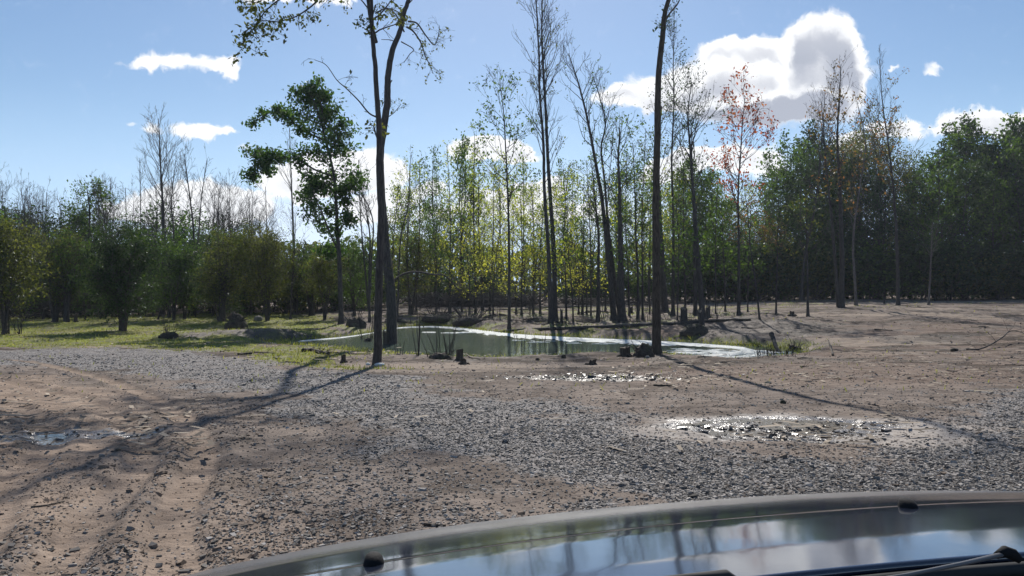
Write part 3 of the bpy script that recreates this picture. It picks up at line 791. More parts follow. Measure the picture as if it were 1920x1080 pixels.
Yg = at(640, 607).y
CL = PR(n=16, t0=.12, L=1.9, lvl=1, kids=7, Lref=1.5, ang=(35, 85), leaf=19, lsize=.27, spread=.23, up=.0, kang=(25, 70), rb=.03, flat=.55)
T('dark green full crowned tree leaning left, the leafiest tree left of the pond trunks', (640, 607),
  [(638, 540), (636, 480), (632, 430), (630, 380), (626, 330), (614, 280), (604, 240), (592, 200), (580, 172)], 10, 2,
  PR(CL, n=34, t0=.40, L=1.8, py=[.9, 1.1, .6]), 'bark', 'deep', 110, extra=[
      limb([(622, 330), (590, 318), (560, 300), (530, 294), (505, 300), (482, 318), (476, 332)], Yg, 4, 1.5, PR(CL, n=20, L=1.1), 31, -1),
      limb([(505, 300), (490, 290), (470, 284)], Yg, 2, 1, PR(CL, n=5, L=.7), 311, -1),
      limb([(606, 262), (580, 250), (555, 235), (535, 215), (520, 208), (500, 214)], Yg, 4, 1.2, PR(CL, n=15, L=.8), 32, 1),
      limb([(500, 214), (485, 224), (474, 238)], Yg, 2, 1, PR(CL, n=3, L=.5), 321, 1),
      limb([(634, 470), (620, 440), (604, 400), (590, 370), (580, 340)], Yg, 4, 2, PR(CL, n=17, L=1.3), 33, -1),
      limb([(636, 480), (624, 470), (612, 462)], Yg, 3, 1.5, PR(CL, n=8, L=1.0, up=-.1), 331, 1),
      limb([(633, 440), (644, 420), (652, 400)], Yg, 3, 1.5, PR(CL, n=7, L=.8, up=-.1), 332, -1),
      limb([(618, 320), (600, 330), (585, 350), (570, 370)], Yg, 3, 1.5, PR(CL, n=10, L=.9, up=-.05), 333, 1),
      limb([(630, 400), (646, 370), (656, 340)], Yg, 3, 1.5, PR(CL, n=8, L=.9), 34, 1),
      limb([(614, 290), (634, 260), (650, 225)], Yg, 3, 1, PR(CL, n=8, L=.8), 35, 1),
      limb([(600, 240), (604, 205), (596, 180), (580, 166)], Yg, 3, 1, PR(CL, n=10, L=.8), 36)])
T('thin pale bare trunk behind the dark green leaning tree, forked near its top', (555, 589), [(552, 500), (549, 400), (546, 330), (543, 240)], 6, 1.2,
  PR(n=16, t0=.5, L=2.6), 'bark_pale', 'olive', 111)
T('bare multi stemmed small tree just left of the two pond trunks', (693, 604), [(692, 520), (694, 450), (686, 390), (672, 330)], 5, 1.5, PR(n=16, t0=.3, L=2.4, leaf=.15), 'bark', 'olive', 112,
  extra=[limb([(693, 560), (697, 480), (700, 420), (688, 380), (665, 352)], at(693, 604).y, 4, 1.2, PR(n=12, t0=.4, L=2), 51),
         limb([(691, 580), (682, 480), (676, 400), (672, 300)], at(693, 604).y, 4, 1.2, PR(n=12, t0=.5, L=2), 52)])
T('bare branching sapling right of the two pond trunks with scattered pale leaves', (745, 600), [(748, 500), (752, 440), (765, 380), (770, 290)], 4, 1, PR(LT, n=18, L=2.2, leaf=.8), 'bark', 'light', 113)
T('tallest bare tree on the left skyline with a fan of fine twigs', (305, 594), [(307, 520), (306, 440), (304, 360), (300, 290), (297, 222)], 9, 1, PR(n=34, t0=.42, L=4.2, ang=(20, 42), py=[.9, 1, .3]), 'bark', 'olive', 114)
T('bare tree beside the tallest one on the left, bushy twigs at its top', (316, 594), [(322, 520), (326, 440), (322, 380), (330, 300)], 6, 1, PR(n=24, t0=.5, L=3.0), 'bark', 'olive', 115)
T('narrow bare tree with upright twin stems, right of the tallest bare tree on the left', (362, 592), [(364, 500), (362, 420), (352, 340), (346, 290)], 6, 1, PR(n=20, t0=.5, L=2.6, ang=(15, 32)), 'bark', 'olive', 116,
  extra=[limb([(364, 520), (372, 440), (378, 370), (388, 300)], at(362, 592).y, 4, 1, PR(n=14, t0=.4, L=2.4, ang=(15, 32)), 53)])
T('bright green leafy tree rising above the thicket at far left', (168, 592), [(166, 520), (165, 460), (168, 400), (162, 348)], 7, 1.5, PR(CL, n=30, t0=.45, L=2.6, leaf=9, lsize=.24, py=[.8, 1.1, .4]), 'bark', 'green', 117)
for i, (bx, tx, ty, lab) in enumerate([(0, -8, 330, 'bare tree at the left border of the photo'), (48, 46, 372, 'low bare tree rising from the thicket near the left border'),
      (78, 88, 360, 'thin bare tree second from the left border'), (120, 112, 378, 'faint bare tree left of the bright green leafy tree'),
      (208, 206, 345, 'bare tree right of the bright green leafy tree'), (240, 236, 352, 'spindly bare tree left of the tallest bare one'),
      (268, 262, 300, 'leaning bare tree touching the tallest bare one'), (402, 408, 395, 'short bare tree in front of the low white cloud'),
      (432, 436, 410, 'thin bare pole in the thicket below the white cloud'), (470, 468, 380, 'bare spindly tree left of the leaning green tree'), (505, 498, 350, 'upright bare tree under the leaning green crown')]):
    T(lab, (bx, 590 - i % 3 * 2), [(bx + (tx - bx) * .2, 520), (bx + (tx - bx) * .5, 470), (tx, ty)], 5, 1, PR(n=20, t0=.3, L=2.8, ang=(18, 45)), 'bark', 'olive', 200 + i)

# middle
T('tall slim green leaved tree standing at the far shore of the pond', (955, 616), [(955, 560), (955, 480), (953, 400), (951, 330), (948, 260), (944, 200), (938, 150)], 7, 1,
  PR(LT, n=34, t0=.40, L=2.9, leaf=3.4, lsize=.22, lx=[.4, .8, .92, 1], ly=[1, 1, .2, 0]), 'bark', 'green', 120)
bP = at(1036, 608)
T('left stem of the tall bare twin trunks behind the pond', (1033, 608), [(1032, 540), (1028, 450), (1023, 360), (1020, 270), (1012, 180), (1010, 90), (1004, 0), (1000, -60)], 10, 1.5,
  PR(n=34, t0=.38, L=3.4, ang=(15, 42), leaf=1.2, lsize=.17, lx=[.38, .7, .8, 1], ly=[1, .9, .2, 0]), 'bark', 'olive', 121)
T('right stem of the tall bare twin trunks behind the pond', (1041, 602), [(1039, 530), (1036, 440), (1031, 350), (1026, 270), (1022, 180), (1018, 90), (1018, 20), (1020, -70)], 11.5, 1.5,
  PR(n=34, t0=.45, L=3.4, ang=(15, 42), leaf=.15), 'bark', 'olive', 122)
T('tree with trunk curving up to the left and bare top, right of the twin trunks', (1152, 600), [(1144, 520), (1136, 440), (1126, 360), (1112, 280), (1098, 210), (1082, 150), (1066, 100)], 12, 1.5,
  PR(n=30, t0=.4, L=3.0, ang=(22, 50), leaf=1.8, lsize=.2, lx=[.4, .65, .75, 1], ly=[1, 1, .1, 0]), 'bark', 'green', 123)
T('thin trunk crossing behind the curved one, wavy top against the big cloud', (1163, 599), [(1150, 500), (1141, 420), (1134, 340), (1128, 280), (1136, 230), (1124, 180), (1112, 140)], 7, 1.2,
  PR(n=24, t0=.45, L=2.4, leaf=.8, lsize=.18, lx=[.4, .7, .8, 1], ly=[1, 1, .2, 0]), 'bark', 'green', 124)
T('stout straight trunk left of the lone tall one, leafy top', (1168, 602), [(1165, 540), (1163, 460), (1163, 380), (1160, 300), (1162, 240)], 15, 2, PR(LT, n=30, t0=.4, L=2.8, leaf=2.2, lsize=.2), 'bark', 'green', 125)
T('slim trunk left of the curved one, leaning slightly left', (1121, 604), [(1122, 520), (1122, 440), (1116, 380), (1110, 320)], 8, 1.5, PR(LT, n=22, t0=.45, L=2.2, leaf=2), 'bark', 'light', 126)
T('straight slim green leaved tree between the stout trunk and the lone tall one', (1196, 600), [(1196, 520), (1192, 440), (1190, 360), (1186, 270)], 6, 1, PR(LT, n=34, t0=.25, L=2.0, leaf=3, lsize=.2), 'bark', 'green', 127)
T('curving trunk standing behind the foot of the lone tall one', (1247, 587), [(1243, 520), (1238, 440), (1236, 380), (1232, 300), (1240, 200)], 14, 3, PR(LT, n=26, t0=.5, L=3.0, leaf=2.4, lsize=.22), 'bark', 'olive', 128)
T('feathery topped tree whose small leaves show right of the lone trunk top', (1262, 592), [(1262, 500), (1262, 400), (1260, 300), (1264, 200), (1262, 120), (1264, 42)], 7, 1,
  PR(LT, n=44, t0=.5, L=2.3, leaf=3.2, lsize=.16, ang=(30, 60), py=[1, .8, .8]), 'bark', 'dark', 129)
T('fine branched leafy tree in front of the big cloud with lopsided crown', (1318, 600), [(1312, 520), (1306, 440), (1300, 360), (1294, 280), (1290, 220), (1296, 160)], 12, 1.2,
  PR(LT, n=36, t0=.45, L=3.0, leaf=1.5, lsize=.17, ang=(28, 62)), 'bark', 'dark', 130)
T('straight slim pole behind the two grey stumps', (1304, 592), [(1303, 500), (1300, 400), (1297, 330), (1296, 250)], 8, 1.5, PR(LT, n=18, t0=.5, L=2.0), 'bark', 'green', 131)
T('red leaved slender maple against the big cloud', (1385, 591), [(1385, 520), (1385, 440), (1384, 370), (1388, 300), (1392, 240), (1398, 180)], 7, 1,
  PR(LT, n=38, t0=.40, L=2.9, leaf=3.4, lsize=.23, ang=(30, 62), py=[.8, 1, .6]), 'bark', 'red', 132, cat='maple')
T('leaning thin sapling right of the red maple', (1425, 599), [(1418, 540), (1408, 470), (1402, 400), (1396, 350)], 4, .8, PR(LT, n=14, t0=.5, L=1.3, leaf=1), 'bark', 'rust', 133, cat='sapling')
T('short straight sapling in the bare field right of the leaning thin one', (1455, 590), [(1456, 530), (1458, 470), (1458, 410)], 4, .8, PR(LT, n=14, t0=.5, L=1.4, leaf=2), 'bark', 'olive', 134, cat='sapling')
T('sturdy sapling casting a shadow over the bare field', (1515, 593), [(1514, 520), (1512, 440), (1510, 380)], 5.5, 1, PR(LT, n=20, t0=.45, L=1.8, leaf=3), 'bark', 'olive', 135, cat='sapling')
T('clump of tall trunks in the right field, bare twigs above rusty leaves', (1577, 577), [(1579, 500), (1576, 420), (1574, 340), (1570, 260), (1572, 190), (1576, 120)], 11, 1.2,
  PR(LT, n=34, t0=.35, L=3.4, leaf=3, lsize=.26, ang=(25, 55), lx=[.35, .75, .85, 1], ly=[1, .9, .15, 0]), 'bark', 'rust', 136,
  extra=[limb([(1572, 575), (1566, 500), (1558, 400), (1548, 300), (1540, 190)], at(1577, 577).y, 8, 1, PR(LT, n=20, t0=.5, L=3, leaf=.3, lsize=.26), 61)])
T('pole like trunk with a bright spot of bark, next to the clump of tall trunks', (1605, 573), [(1602, 510), (1600, 440), (1612, 350), (1622, 270), (1606, 190)], 6, 1, PR(LT, n=26, t0=.4, L=2.8, leaf=1.6, lsize=.26), 'bark_pale', 'rust', 137)
T('tallest bare topped tree of the right field with rust leaves halfway up', (1684, 573), [(1683, 500), (1680, 420), (1674, 340), (1664, 260), (1655, 190), (1650, 110)], 7, 1,
  PR(LT, n=34, t0=.35, L=3.8, leaf=2.2, lsize=.26, ang=(25, 55), lx=[.35, .7, .8, 1], ly=[1, .9, .15, 0]), 'bark', 'rust', 138)
T('thin pale sapling furthest right in the bare field', (1741, 572), [(1744, 520), (1746, 470), (1748, 420)], 4.5, 1, PR(LT, n=16, t0=.5, L=2, leaf=2, lsize=.24), 'bark_pale', 'dark', 139, cat='sapling')
T('bare tree rising out of the dark woods right of the red maple', (1500, 566), [(1510, 480), (1530, 380), (1540, 280), (1548, 170)], 6, 1, PR(n=26, t0=.5, L=4.2), 'bark', 'olive', 140)

# slender saplings of the thinned wood behind the pond: each its own path, all of one group
G_SAP = 'slender saplings in the thinned wood behind the pond'
sap = [(780, 588, 786, 300, 0), (818, 590, 812, 360, 0), (842, 586, 838, 270, 1), (866, 585, 868, 330, 0), (892, 588, 890, 250, 1), (905, 582, 898, 300, 1), (918, 582, 925, 340, 1), (978, 590, 975, 360, 1), (1000, 584, 995, 330, 0),
       (1013, 588, 1020, 380, 1), (1062, 598, 1060, 360, 0), (1075, 605, 1062, 340, 1), (1092, 590, 1095, 330, 0), (1108, 592, 1100, 300, 0), (1135, 586, 1150, 240, 0), (1180, 592, 1176, 300, 1),
       (1205, 600, 1210, 240, 0), (1218, 590, 1222, 300, 0), (1270, 600, 1268, 380, 0), (1285, 586, 1283, 300, 0), (1342, 588, 1345, 330, 0), (1360, 584, 1352, 380, 0), (1402, 585, 1408, 400, 0), (768, 590, 764, 390, 0), (735, 586, 748, 350, 0)]
for i, (bx, by, tx, ty, k) in enumerate(sap):
    mx = (bx + tx) / 2 + rng.uniform(-5, 5)
    lab = ['slender sapling with sparse green leaves in the thinned wood behind the pond', 'slender sapling with yellow green leaves in the thinned wood behind the pond'][k]
    T(lab, (bx, by), [(bx * .7 + mx * .3, by - (by - ty) * .25), (mx, by - (by - ty) * .55), (tx, ty)], rng.uniform(3, 5.5), .9,
      PR(LT, n=int(rng.uniform(20, 34)), t0=rng.uniform(.2, .4), L=rng.uniform(1.4, 2.4), leaf=rng.uniform(3.6, 5.6), lsize=.21, py=[.9, 1, .4]), 'bark', ['green', 'light'][k], 300 + i, name='sapling', cat='sapling', group=G_SAP)
for i, (bx, by, tx, ty) in enumerate([(845, 588, 850, 440), (880, 590, 872, 430), (925, 592, 935, 440), (968, 588, 985, 450), (1000, 590, 1010, 470), (1085, 590, 1080, 420), (1100, 590, 1090, 430)]):
    T('low sapling with bright yellow autumn leaves behind the pond', (bx, by), [(bx, by - 60), (tx, ty)], 4, .8,
      PR(LT, n=24, t0=.3, L=2.4, leaf=4, lsize=.20, ang=(45, 80), up=.0), 'bark', 'yellow', 340 + i, name='sapling', cat='sapling', group='yellow leaved saplings behind the pond')

# ------------------------------------------------------------------ wood edges made of copied trees
def forest_proto(name, seed, H, pr, bark, leafm, lean=.3):
    rg = np.random.default_rng(seed)
    sp = [(0, 0, -.2), (rg.normal(0, lean), rg.normal(0, lean), H * .3), (rg.normal(0, lean), rg.normal(0, lean), H * .65), (rg.normal(0, lean * 1.5), rg.normal(0, lean), H)]
    return make_tree(name, None, Vector((0, 0, 0)), [Vector(p) for p in sp], H * .011, .02, pr, bark, leafm, seed)
DENSE = PR(n=34, t0=.12, L=4.2, lvl=1, kids=7, Lref=3, ang=(40, 78), leaf=13, lsize=.38, spread=.34, up=.05, kang=(30, 70), rb=.06, px=[0, .25, .7, 1], py=[.8, 1.1, .85, .35], flat=.5, rmin=.012)
AIRY = PR(DENSE, n=34, t0=.20, L=3.4, leaf=8.5, lsize=.28, spread=.30, kids=5)
SHRUB = PR(n=20, t0=.16, L=2.0, lvl=1, kids=6, Lref=1.6, ang=(35, 75), leaf=12, lsize=.15, spread=.20, up=.02, kang=(30, 70), rb=.035, px=[0, .3, .75, 1], py=[.8, 1.1, .9, .5], flat=.45)
def used_once(): pass
class Kind:
    def __init__(s, protos, H): s.p = protos; s.H = H; s.first = [True] * len(protos)
    def place(s, X, Y, h, label, group, rg, cat='tree', wide=1.0, z=None):
        i = int(rg.integers(len(s.p))); k = h / s.H
        loc = (X, Y, gz(X, Y) if z is None else z); rz = rg.uniform(0, 6.28)
        if s.first[i]:
            r = s.p[i]; r.location = loc; r.rotation_euler = (0, 0, rz); r.scale = (k * wide, k * wide, k); s.first[i] = False
        else: r = dup(s.p[i], loc, rz, k * wide, k)
        tag(r, label, cat, group); return r
dense = Kind([forest_proto('forest_tree', 500 + i, 18, DENSE, 'bark', 'dark') for i in range(4)], 18)
densg = Kind([forest_proto('forest_tree', 520 + i, 18, PR(DENSE, n=32, leaf=11), 'bark', 'green') for i in range(3)], 18)
domed = Kind([forest_proto('forest_tree', 530 + i, 18, PR(DENSE, n=40, leaf=12, lsize=.28, py=[.9, 1.1, 1.1, .7]), 'bark', 'olive') for i in range(2)], 18)
airy = Kind([forest_proto('forest_tree', 540 + i, 16, AIRY, 'bark', ['light', 'green', 'light'][i]) for i in range(3)], 16)
airyo = Kind([forest_proto('forest_tree', 545 + i, 16, PR(AIRY, leaf=8), 'bark', ['olive', 'yellow'][i]) for i in range(2)], 16)
barek = Kind([forest_proto('bare_tree', 550 + i, 14, PR(n=30, t0=.3, L=4, lvl=2, kids=3, rmin=.010, ang=(18, 45)), 'bark', 'olive') for i in range(4)], 14)
rustk = Kind([forest_proto('forest_tree', 560, 14, PR(AIRY, leaf=9), 'bark', 'rust')], 14)
scrub = Kind([forest_proto('thicket_tree', 570 + i, 7, PR(DENSE, n=30, t0=.10, L=2.9, leaf=14, lsize=.22, spread=.26, kids=7, py=[.7, 1.1, 1, .5]), 'bark', ['olive', 'green', 'deep', 'dark'][i]) for i in range(4)], 7)
def topz(px, prof): return np.interp(px, [p[0] for p in prof], [p[1] for p in prof])
PRT = [(1180, 400), (1250, 330), (1300, 300), (1350, 345), (1440, 350), (1475, 275), (1530, 262), (1580, 300), (1620, 262), (1690, 280), (1712, 370), (1745, 275), (1800, 245), (1850, 262), (1920, 225), (2100, 230), (2700, 240)]
PRC = [(540, 470), (640, 460), (740, 370), (770, 310), (840, 290), (900, 265), (960, 275), (1040, 300), (1100, 320), (1180, 280), (1260, 310)]
PRL = [(-600, 380), (-100, 400), (0, 415), (120, 430), (200, 420), (300, 425), (420, 430), (520, 470), (600, 500), (700, 500)]
rf = np.random.default_rng(77)
def height_for(px, Y, ytop, z): return max(3.0, CAMH - (ytop - HOR) / FPX * Y - z)
# right: dark wood edge
for row, Y0 in enumerate((100, 106, 113, 121)):
    px = 1262.0 + row * 12
    while px < 2350:
        Y = Y0 + rf.uniform(-3, 3); X = (px - 960) / FPX * Y; z = gz(X, Y)
        yt = topz(px, PRT) + rf.uniform(-14, 50) + (30 if row == 0 else 0)
        h = height_for(px, Y, yt, z)
        c = rf.random()
        if px < 1460:
            k, lab = (airy, 'pale green tree of the right wood edge') if c < .35 else ((densg, 'green full tree of the right wood edge') if c < .75 else (domed, 'olive round topped tree of the right wood edge'))
        elif 1580 < px < 1700 and row > 0: k, lab = domed, 'olive round topped tree of the right wood edge'
        else: k, lab = (dense, 'dark dense tree of the right wood edge') if c < .72 else (densg, 'green full tree of the right wood edge')
        k.place(X, Y, h, lab, 'trees of the dark wood edge at the right', rf, wide=1.0)
        px += rf.uniform(36, 60) if px < 1950 else 80
for px in (1405, 1440, 1455): 
    Y = 98; X = (px - 960) / FPX * Y
    rustk.place(X, Y, height_for(px, Y, 390 + rf.uniform(-20, 30), gz(X, Y)), 'rust tinged tree at the edge of the right wood', 'rust tinged trees at the right wood edge', rf)
# centre: airy sunlit wood with sky showing through
for row, Y0 in enumerate((92, 104, 118, 135)):
    px = 560.0 + row * 15
    while px < 1280:
        Y = Y0 + rf.uniform(-4, 4); X = (px - 960) / FPX * Y; z = gz(X, Y)
        yt = topz(px, PRC) + rf.uniform(-15, 120)
        c = rf.random()
        k, lab = (airy, 'airy sunlit tree of the wood behind the pond') if c < .6 else ((airyo, 'olive yellow tree of the wood behind the pond') if c < .85 else (densg, 'green full tree of the wood behind the pond'))
        k.place(X, Y, height_for(px, Y, yt, z), lab, 'trees of the sunlit wood behind the pond', rf, wide=.8)
        px += rf.uniform(36, 84)
# left: thicket
for row, Y0 in enumerate((64, 72, 82, 94, 108)):
    px = -330.0 + row * 20
    while px < 690:
        Y = Y0 + rf.uniform(-3, 3); X = (px - 960) / FPX * Y; z = gz(X, Y)
        yt = topz(px, PRL) + rf.uniform(-30, 85) + (25 if row == 0 else 0)
        h = height_for(px, Y, yt, z)
        c = rf.random()
        if row == 4: k, lab = dense, 'dark dense tree at the back of the left thicket'
        else: k, lab = scrub, 'round bushy tree of the left thicket'
        if not (row == 0 and 540 < px < 690):
            k.place(X, Y, h, lab, 'bushy trees of the left thicket', rf, wide=rf.uniform(.65, 1.25))
        px += rf.uniform(40, 95) * (1.5 if row in (0, 4) else 1)
for i in range(40):
    px = rf.uniform(-60, 560); Y = rf.uniform(62, 105); X = (px - 960) / FPX * Y
    barek.place(X, Y, height_for(px, Y, rf.uniform(345, 420), gz(X, Y)), 'bare tree showing over the left thicket', 'bare trees over the left thicket', rf)
for px in (1545, 1640, 1925):
    Y = rf.uniform(100, 108); X = (px - 960) / FPX * Y
    barek.place(X, Y, height_for(px, Y, rf.uniform(180, 260), gz(X, Y)), 'bare tree rising over the dark wood at the right', 'bare trees over the right wood', rf)

# --- shrubs and small trees standing on the left grass
def shrub(label, base, top, wid, nst, pr, bark, leafm, seed, w=8):
    b = at(*base); Y = b.y; rg = np.random.default_rng(seed)
    H = (base[1] - top) / FPX * Y; W = wid / FPX * Y
    ex = []
    for k in range(nst):
        a = rg.uniform(0, 6.28); s = rg.uniform(.4, 1.0)
        tip = b + Vector((math.cos(a) * W * .36 * s, math.sin(a) * W * .3 * s, H * rg.uniform(.72, 1.0)))
        mid = b + Vector((math.cos(a) * W * .14 * s + rg.normal(0, .06), math.sin(a) * W * .12 * s, H * rg.uniform(.3, .42)))
        ex.append(([b + Vector((rg.normal(0, .08), rg.normal(0, .08), -.1)), mid, tip], w / FPX * Y / 2 * rg.uniform(.6, 1), .015, pr, seed * 7 + k))
    sp, r0, r1, p, sdd = ex[0]
    return make_tree('shrub_tree', label, b, sp, r0, r1, p, bark, leafm, seed, cat='shrub', extra=ex[1:])
shrub('large dark bushy tree with thick multiple trunks on the left grass', (232, 621), 432, 165, 7, PR(SHRUB, t0=.18, leaf=18, L=1.9), 'bark', 'dark', 401, 10)
shrub('yellowish leaved bush tree cut by the left border', (8, 627), 420, 170, 6, PR(SHRUB, t0=.25, leaf=14, L=1.9), 'bark', 'olive', 402, 7)
shrub('bushy tree with wide leaning trunk, second from the left border', (102, 603), 440, 150, 5, PR(SHRUB, t0=.25, L=2.0), 'bark', 'olive', 403, 9)
shrub('bushy tree with straight trunk right beside the wide leaning one', (125, 604), 430, 130, 4, PR(SHRUB, t0=.3, L=2.0), 'bark', 'green', 404, 11)
shrub('round bush tree left of the upturned root ball', (414, 602), 440, 130, 5, PR(SHRUB, t0=.25, L=1.9), 'bark', 'olive', 405, 8)
shrub('multi stemmed shrub with slim dark stems beside the pale boulder', (500, 602), 445, 130, 6, PR(SHRUB, t0=.3, L=1.8, leaf=12), 'bark', 'olive', 406, 4)
shrub('thin stemmed shrub between the big dark bush and the root ball', (326, 600), 470, 90, 3, PR(SHRUB, t0=.3, L=1.6, leaf=14), 'bark', 'green', 407, 5)
shrub('thin shrub with forked stems in front of the thicket', (348, 599), 460, 90, 3, PR(SHRUB, t0=.3, L=1.6, leaf=14), 'bark', 'dark', 408, 5)
shrub('short thick trunked tree behind the pale boulder', (556, 590), 470, 100, 2, PR(SHRUB, t0=.4, L=2.0), 'bark', 'olive', 409, 11)
shrub('stout dark trunk left of the leaning green tree', (587, 592), 460, 90, 2, PR(SHRUB, t0=.4, L=1.9), 'bark', 'green', 410, 13)
shrub('cluster of thin stems beside the leaning green tree', (608, 600), 470, 90, 5, PR(SHRUB, t0=.4, L=1.4, leaf=9), 'bark', 'olive', 411, 3)
shrub('small leafy bush tree behind the bare multi stemmed tree', (665, 592), 450, 100, 4, PR(SHRUB, t0=.3, L=1.9), 'bark', 'green', 412, 5)
shrub('bushy tree just right of the two pond trunks', (772, 590), 440, 110, 4, PR(SHRUB, t0=.3, L=2.0, leaf=12), 'bark', 'olive', 413, 4)

# --- undergrowth along the foot of the woods (copied bushes)
UND = PR(n=20, t0=.02, L=1.5, lvl=1, kids=5, Lref=1.2, ang=(30, 75), leaf=15, lsize=.17, spread=.28, rb=.02, py=[1, 1, .6])
def bush_proto(seed, leafm):
    r = make_tree('bush', None, Vector((0, 0, 0)), [Vector((0, 0, -.1)), Vector((.1, 0, .8)), Vector((.1, .1, 1.9))], .04, .01, UND, 'bark', leafm, seed); return r
bushes = Kind([bush_proto(600 + i, ['dark', 'olive', 'dark', 'green'][i]) for i in range(4)], 2.0)
for i in range(250):
    c = i / 250
    if c < .46: px = rf.uniform(1250, 2100); Y = rf.uniform(95, 104); g, lab, hh = 'bushes along the right wood edge', 'dark bush at the foot of the right wood', (1.6, 5.2)
    elif c < .64: px = rf.uniform(680, 1260); Y = rf.uniform(88, 112); g, lab, hh = 'bushes under the sunlit wood', 'low dark bush under the sunlit wood', (1.6, 3.2)
    else: px = rf.uniform(-250, 690); Y = rf.uniform(70, 104); g, lab, hh = 'bushes under the left thicket', 'dark bush under the left thicket', (2.4, 4.6)
    X = (px - 960) / FPX * Y
    bushes.place(X, Y, rf.uniform(*hh), lab, g, rf, cat='bush', wide=1.3)

# --- far wood that reads as one mass
def far_wood():
    rg = np.random.default_rng(9); g = Geo()
    n = 26000
    px = rg.uniform(-900, 2900, n); Y = rg.uniform(165, 200, n); X = (px - 960) / FPX * Y
    hgt = 8 + 7 * fbm(X / 14 + 50, Y * 0 + 3, 3)
    C = np.stack([X, Y, .3 + hgt * rg.random(n) ** .8], 1)
    g.leaves(C, 1.3, rg, .4, .8)
    for i in range(500):
        x = rg.uniform(-150, 250); y = rg.uniform(160, 190)
        g.tube([(x, y, -.5), (x + rg.normal(0, .3), y, 5), (x + rg.normal(0, .6), y, 11)], [.2, .15, .05], 4)
    tag(link('far_woodland', g.mesh('far_woodland', [M['olive']], False)), 'far off wood seen as one mass between the nearer trunks', 'woodland', kind='stuff')
far_wood()

# ================================================================== stumps, logs, stones, brush
def lump(g, c, rx, ry, rz, rg, nu=14, nv=9, amp=.22, freq=2.2, seed=0):
    """a closed irregular rounded body"""
    th = np.linspace(0, 2 * math.pi, nu, endpoint=False); ph = np.linspace(.06, math.pi - .06, nv)
    T_, P_ = np.meshgrid(th, ph)
    d = np.stack([np.sin(P_) * np.cos(T_), np.sin(P_) * np.sin(T_), np.cos(P_)], -1)
    r = 1 + amp * (fbm(d[..., 0] * freq + seed * 3.1 + 20, d[..., 1] * freq + d[..., 2] * freq * 1.3 + 20, 3) - .5) * 2
    V = d * r[..., None] * np.array([rx, ry, rz]) + np.array(c)
    i = np.arange(nu * nv).reshape(nv, nu); j = np.roll(i, -1, 1)
    F = np.stack([i[:-1], i[1:], j[1:], j[:-1]], -1).reshape(-1, 4)
    V = V.reshape(-1, 3); k = len(V)
    V = np.vstack([V, V[:nu].mean(0) + [0, 0, .0], V[-nu:].mean(0)])
    cap = []
    for q in range(0, nu, 2): cap.append([i[0][q], i[0][(q + 1) % nu], i[0][(q + 2) % nu], k]); cap.append([i[-1][(q + 2) % nu], i[-1][(q + 1) % nu], i[-1][q], k + 1])
    g.add(V, np.vstack([F, cap]))

def stump(label, px, py, w, h, seed, bark='bark_warm', tilt=0.0, name='tree_stump'):
    b = at(px, py); Y = b.y; rg = np.random.default_rng(seed)
    r = w / FPX * Y / 2; H = h / FPX * Y
    root = thing(name, label, 'stump', b)
    g = Geo(); n = 16; lv = [(-.12, 1.5), (0, 1.35), (.12 * H, 1.1), (.4 * H, .95), (.75 * H, .92), (H, .95)]
    a = np.linspace(0, 2 * math.pi, n, endpoint=False)
    lob = 1 + .12 * np.sin(a * 3 + seed) + .08 * np.sin(a * 5 + seed * 2)
    rim = rg.uniform(-.10, .10, n) * H + .08 * H * np.sin(a + seed)
    V = []
    for k, (z, s) in enumerate(lv):
        fl = lob ** (2.2 if k < 2 else 1)
        zz = np.full(n, z) + (rim if k == len(lv) - 1 else 0)
        V.append(np.stack([np.cos(a) * r * s * fl + tilt * z, np.sin(a) * r * s * fl, zz], 1))
    V = np.vstack(V); i = np.arange(n * len(lv)).reshape(len(lv), n); j = np.roll(i, -1, 1)
    g.add(V, np.stack([i[:-1], j[:-1], j[1:], i[1:]], -1).reshape(-1, 4))
    link('stump_bark', g.mesh('stump_bark', [M[bark]]), root)
    t = Geo(); top = V[-n:] * np.array([.97, .97, 1]) - np.array([0, 0, .01]); c = top.mean(0) - np.array([0, 0, .02]); c[0] = tilt * H
    inner = c + (top - c) * .5
    k = np.arange(n); kk = (k + 1) % n
    VV = np.vstack([top, inner, c[None]])
    F = [[q, (q + 1) % n, n + (q + 1) % n, n + q] for q in range(n)] + [[n + q, n + (q + 1) % n, n + (q + 2) % n, 2 * n] for q in range(0, n, 2)]
    t.add(VV, F); link('cut_top', t.mesh('cut_top', [M['wood']], False), root)
    # root flares
    f = Geo()
    for q in range(5):
        an = q * 1.256 + rg.uniform(-.3, .3); L = r * rg.uniform(1.7, 2.6)
        f.tube([(math.cos(an) * r * .7, math.sin(an) * r * .7, .16 * H), (math.cos(an) * L * .6, math.sin(an) * L * .6, .03), (math.cos(an) * L, math.sin(an) * L, -.06)], [r * .35, r * .26, r * .1], 6)
    link('root', f.mesh('root', [M[bark]]), root)
    return root
stump('dark squat stump at the near pond edge, left of the mossy mound', 1171, 668, 19, 17, 1)
stump('short brown stump alone on the grass left of the slender foreground trunk', 644, 680, 9, 14, 2)
stump('broken stump at the foot of the brush saplings on the near bank', 862, 676, 14, 20, 3)
stump('small dark root stub in front of the broken stump', 869, 683, 12, 9, 4)
stump('dark snapped trunk stub hugging the thick grey trunk', 724, 661, 11, 38, 5)
stump('tall grey stump behind the pond, left one of the neighbouring pair', 1283, 606, 13, 27, 6, 'bark')
stump('leaning grey stump at the end of the long shore log', 1317, 618, 10, 36, 7, 'bark', -.12)
stump('small grey stump beyond the leaning grey one', 1327, 596, 9, 20, 8, 'bark')
stump('low stump behind the curving trunks in the thinned wood', 1183, 588, 7, 11, 9, 'bark')
stump('small dark stump far out on the bare field', 1485, 592, 9, 7, 10)
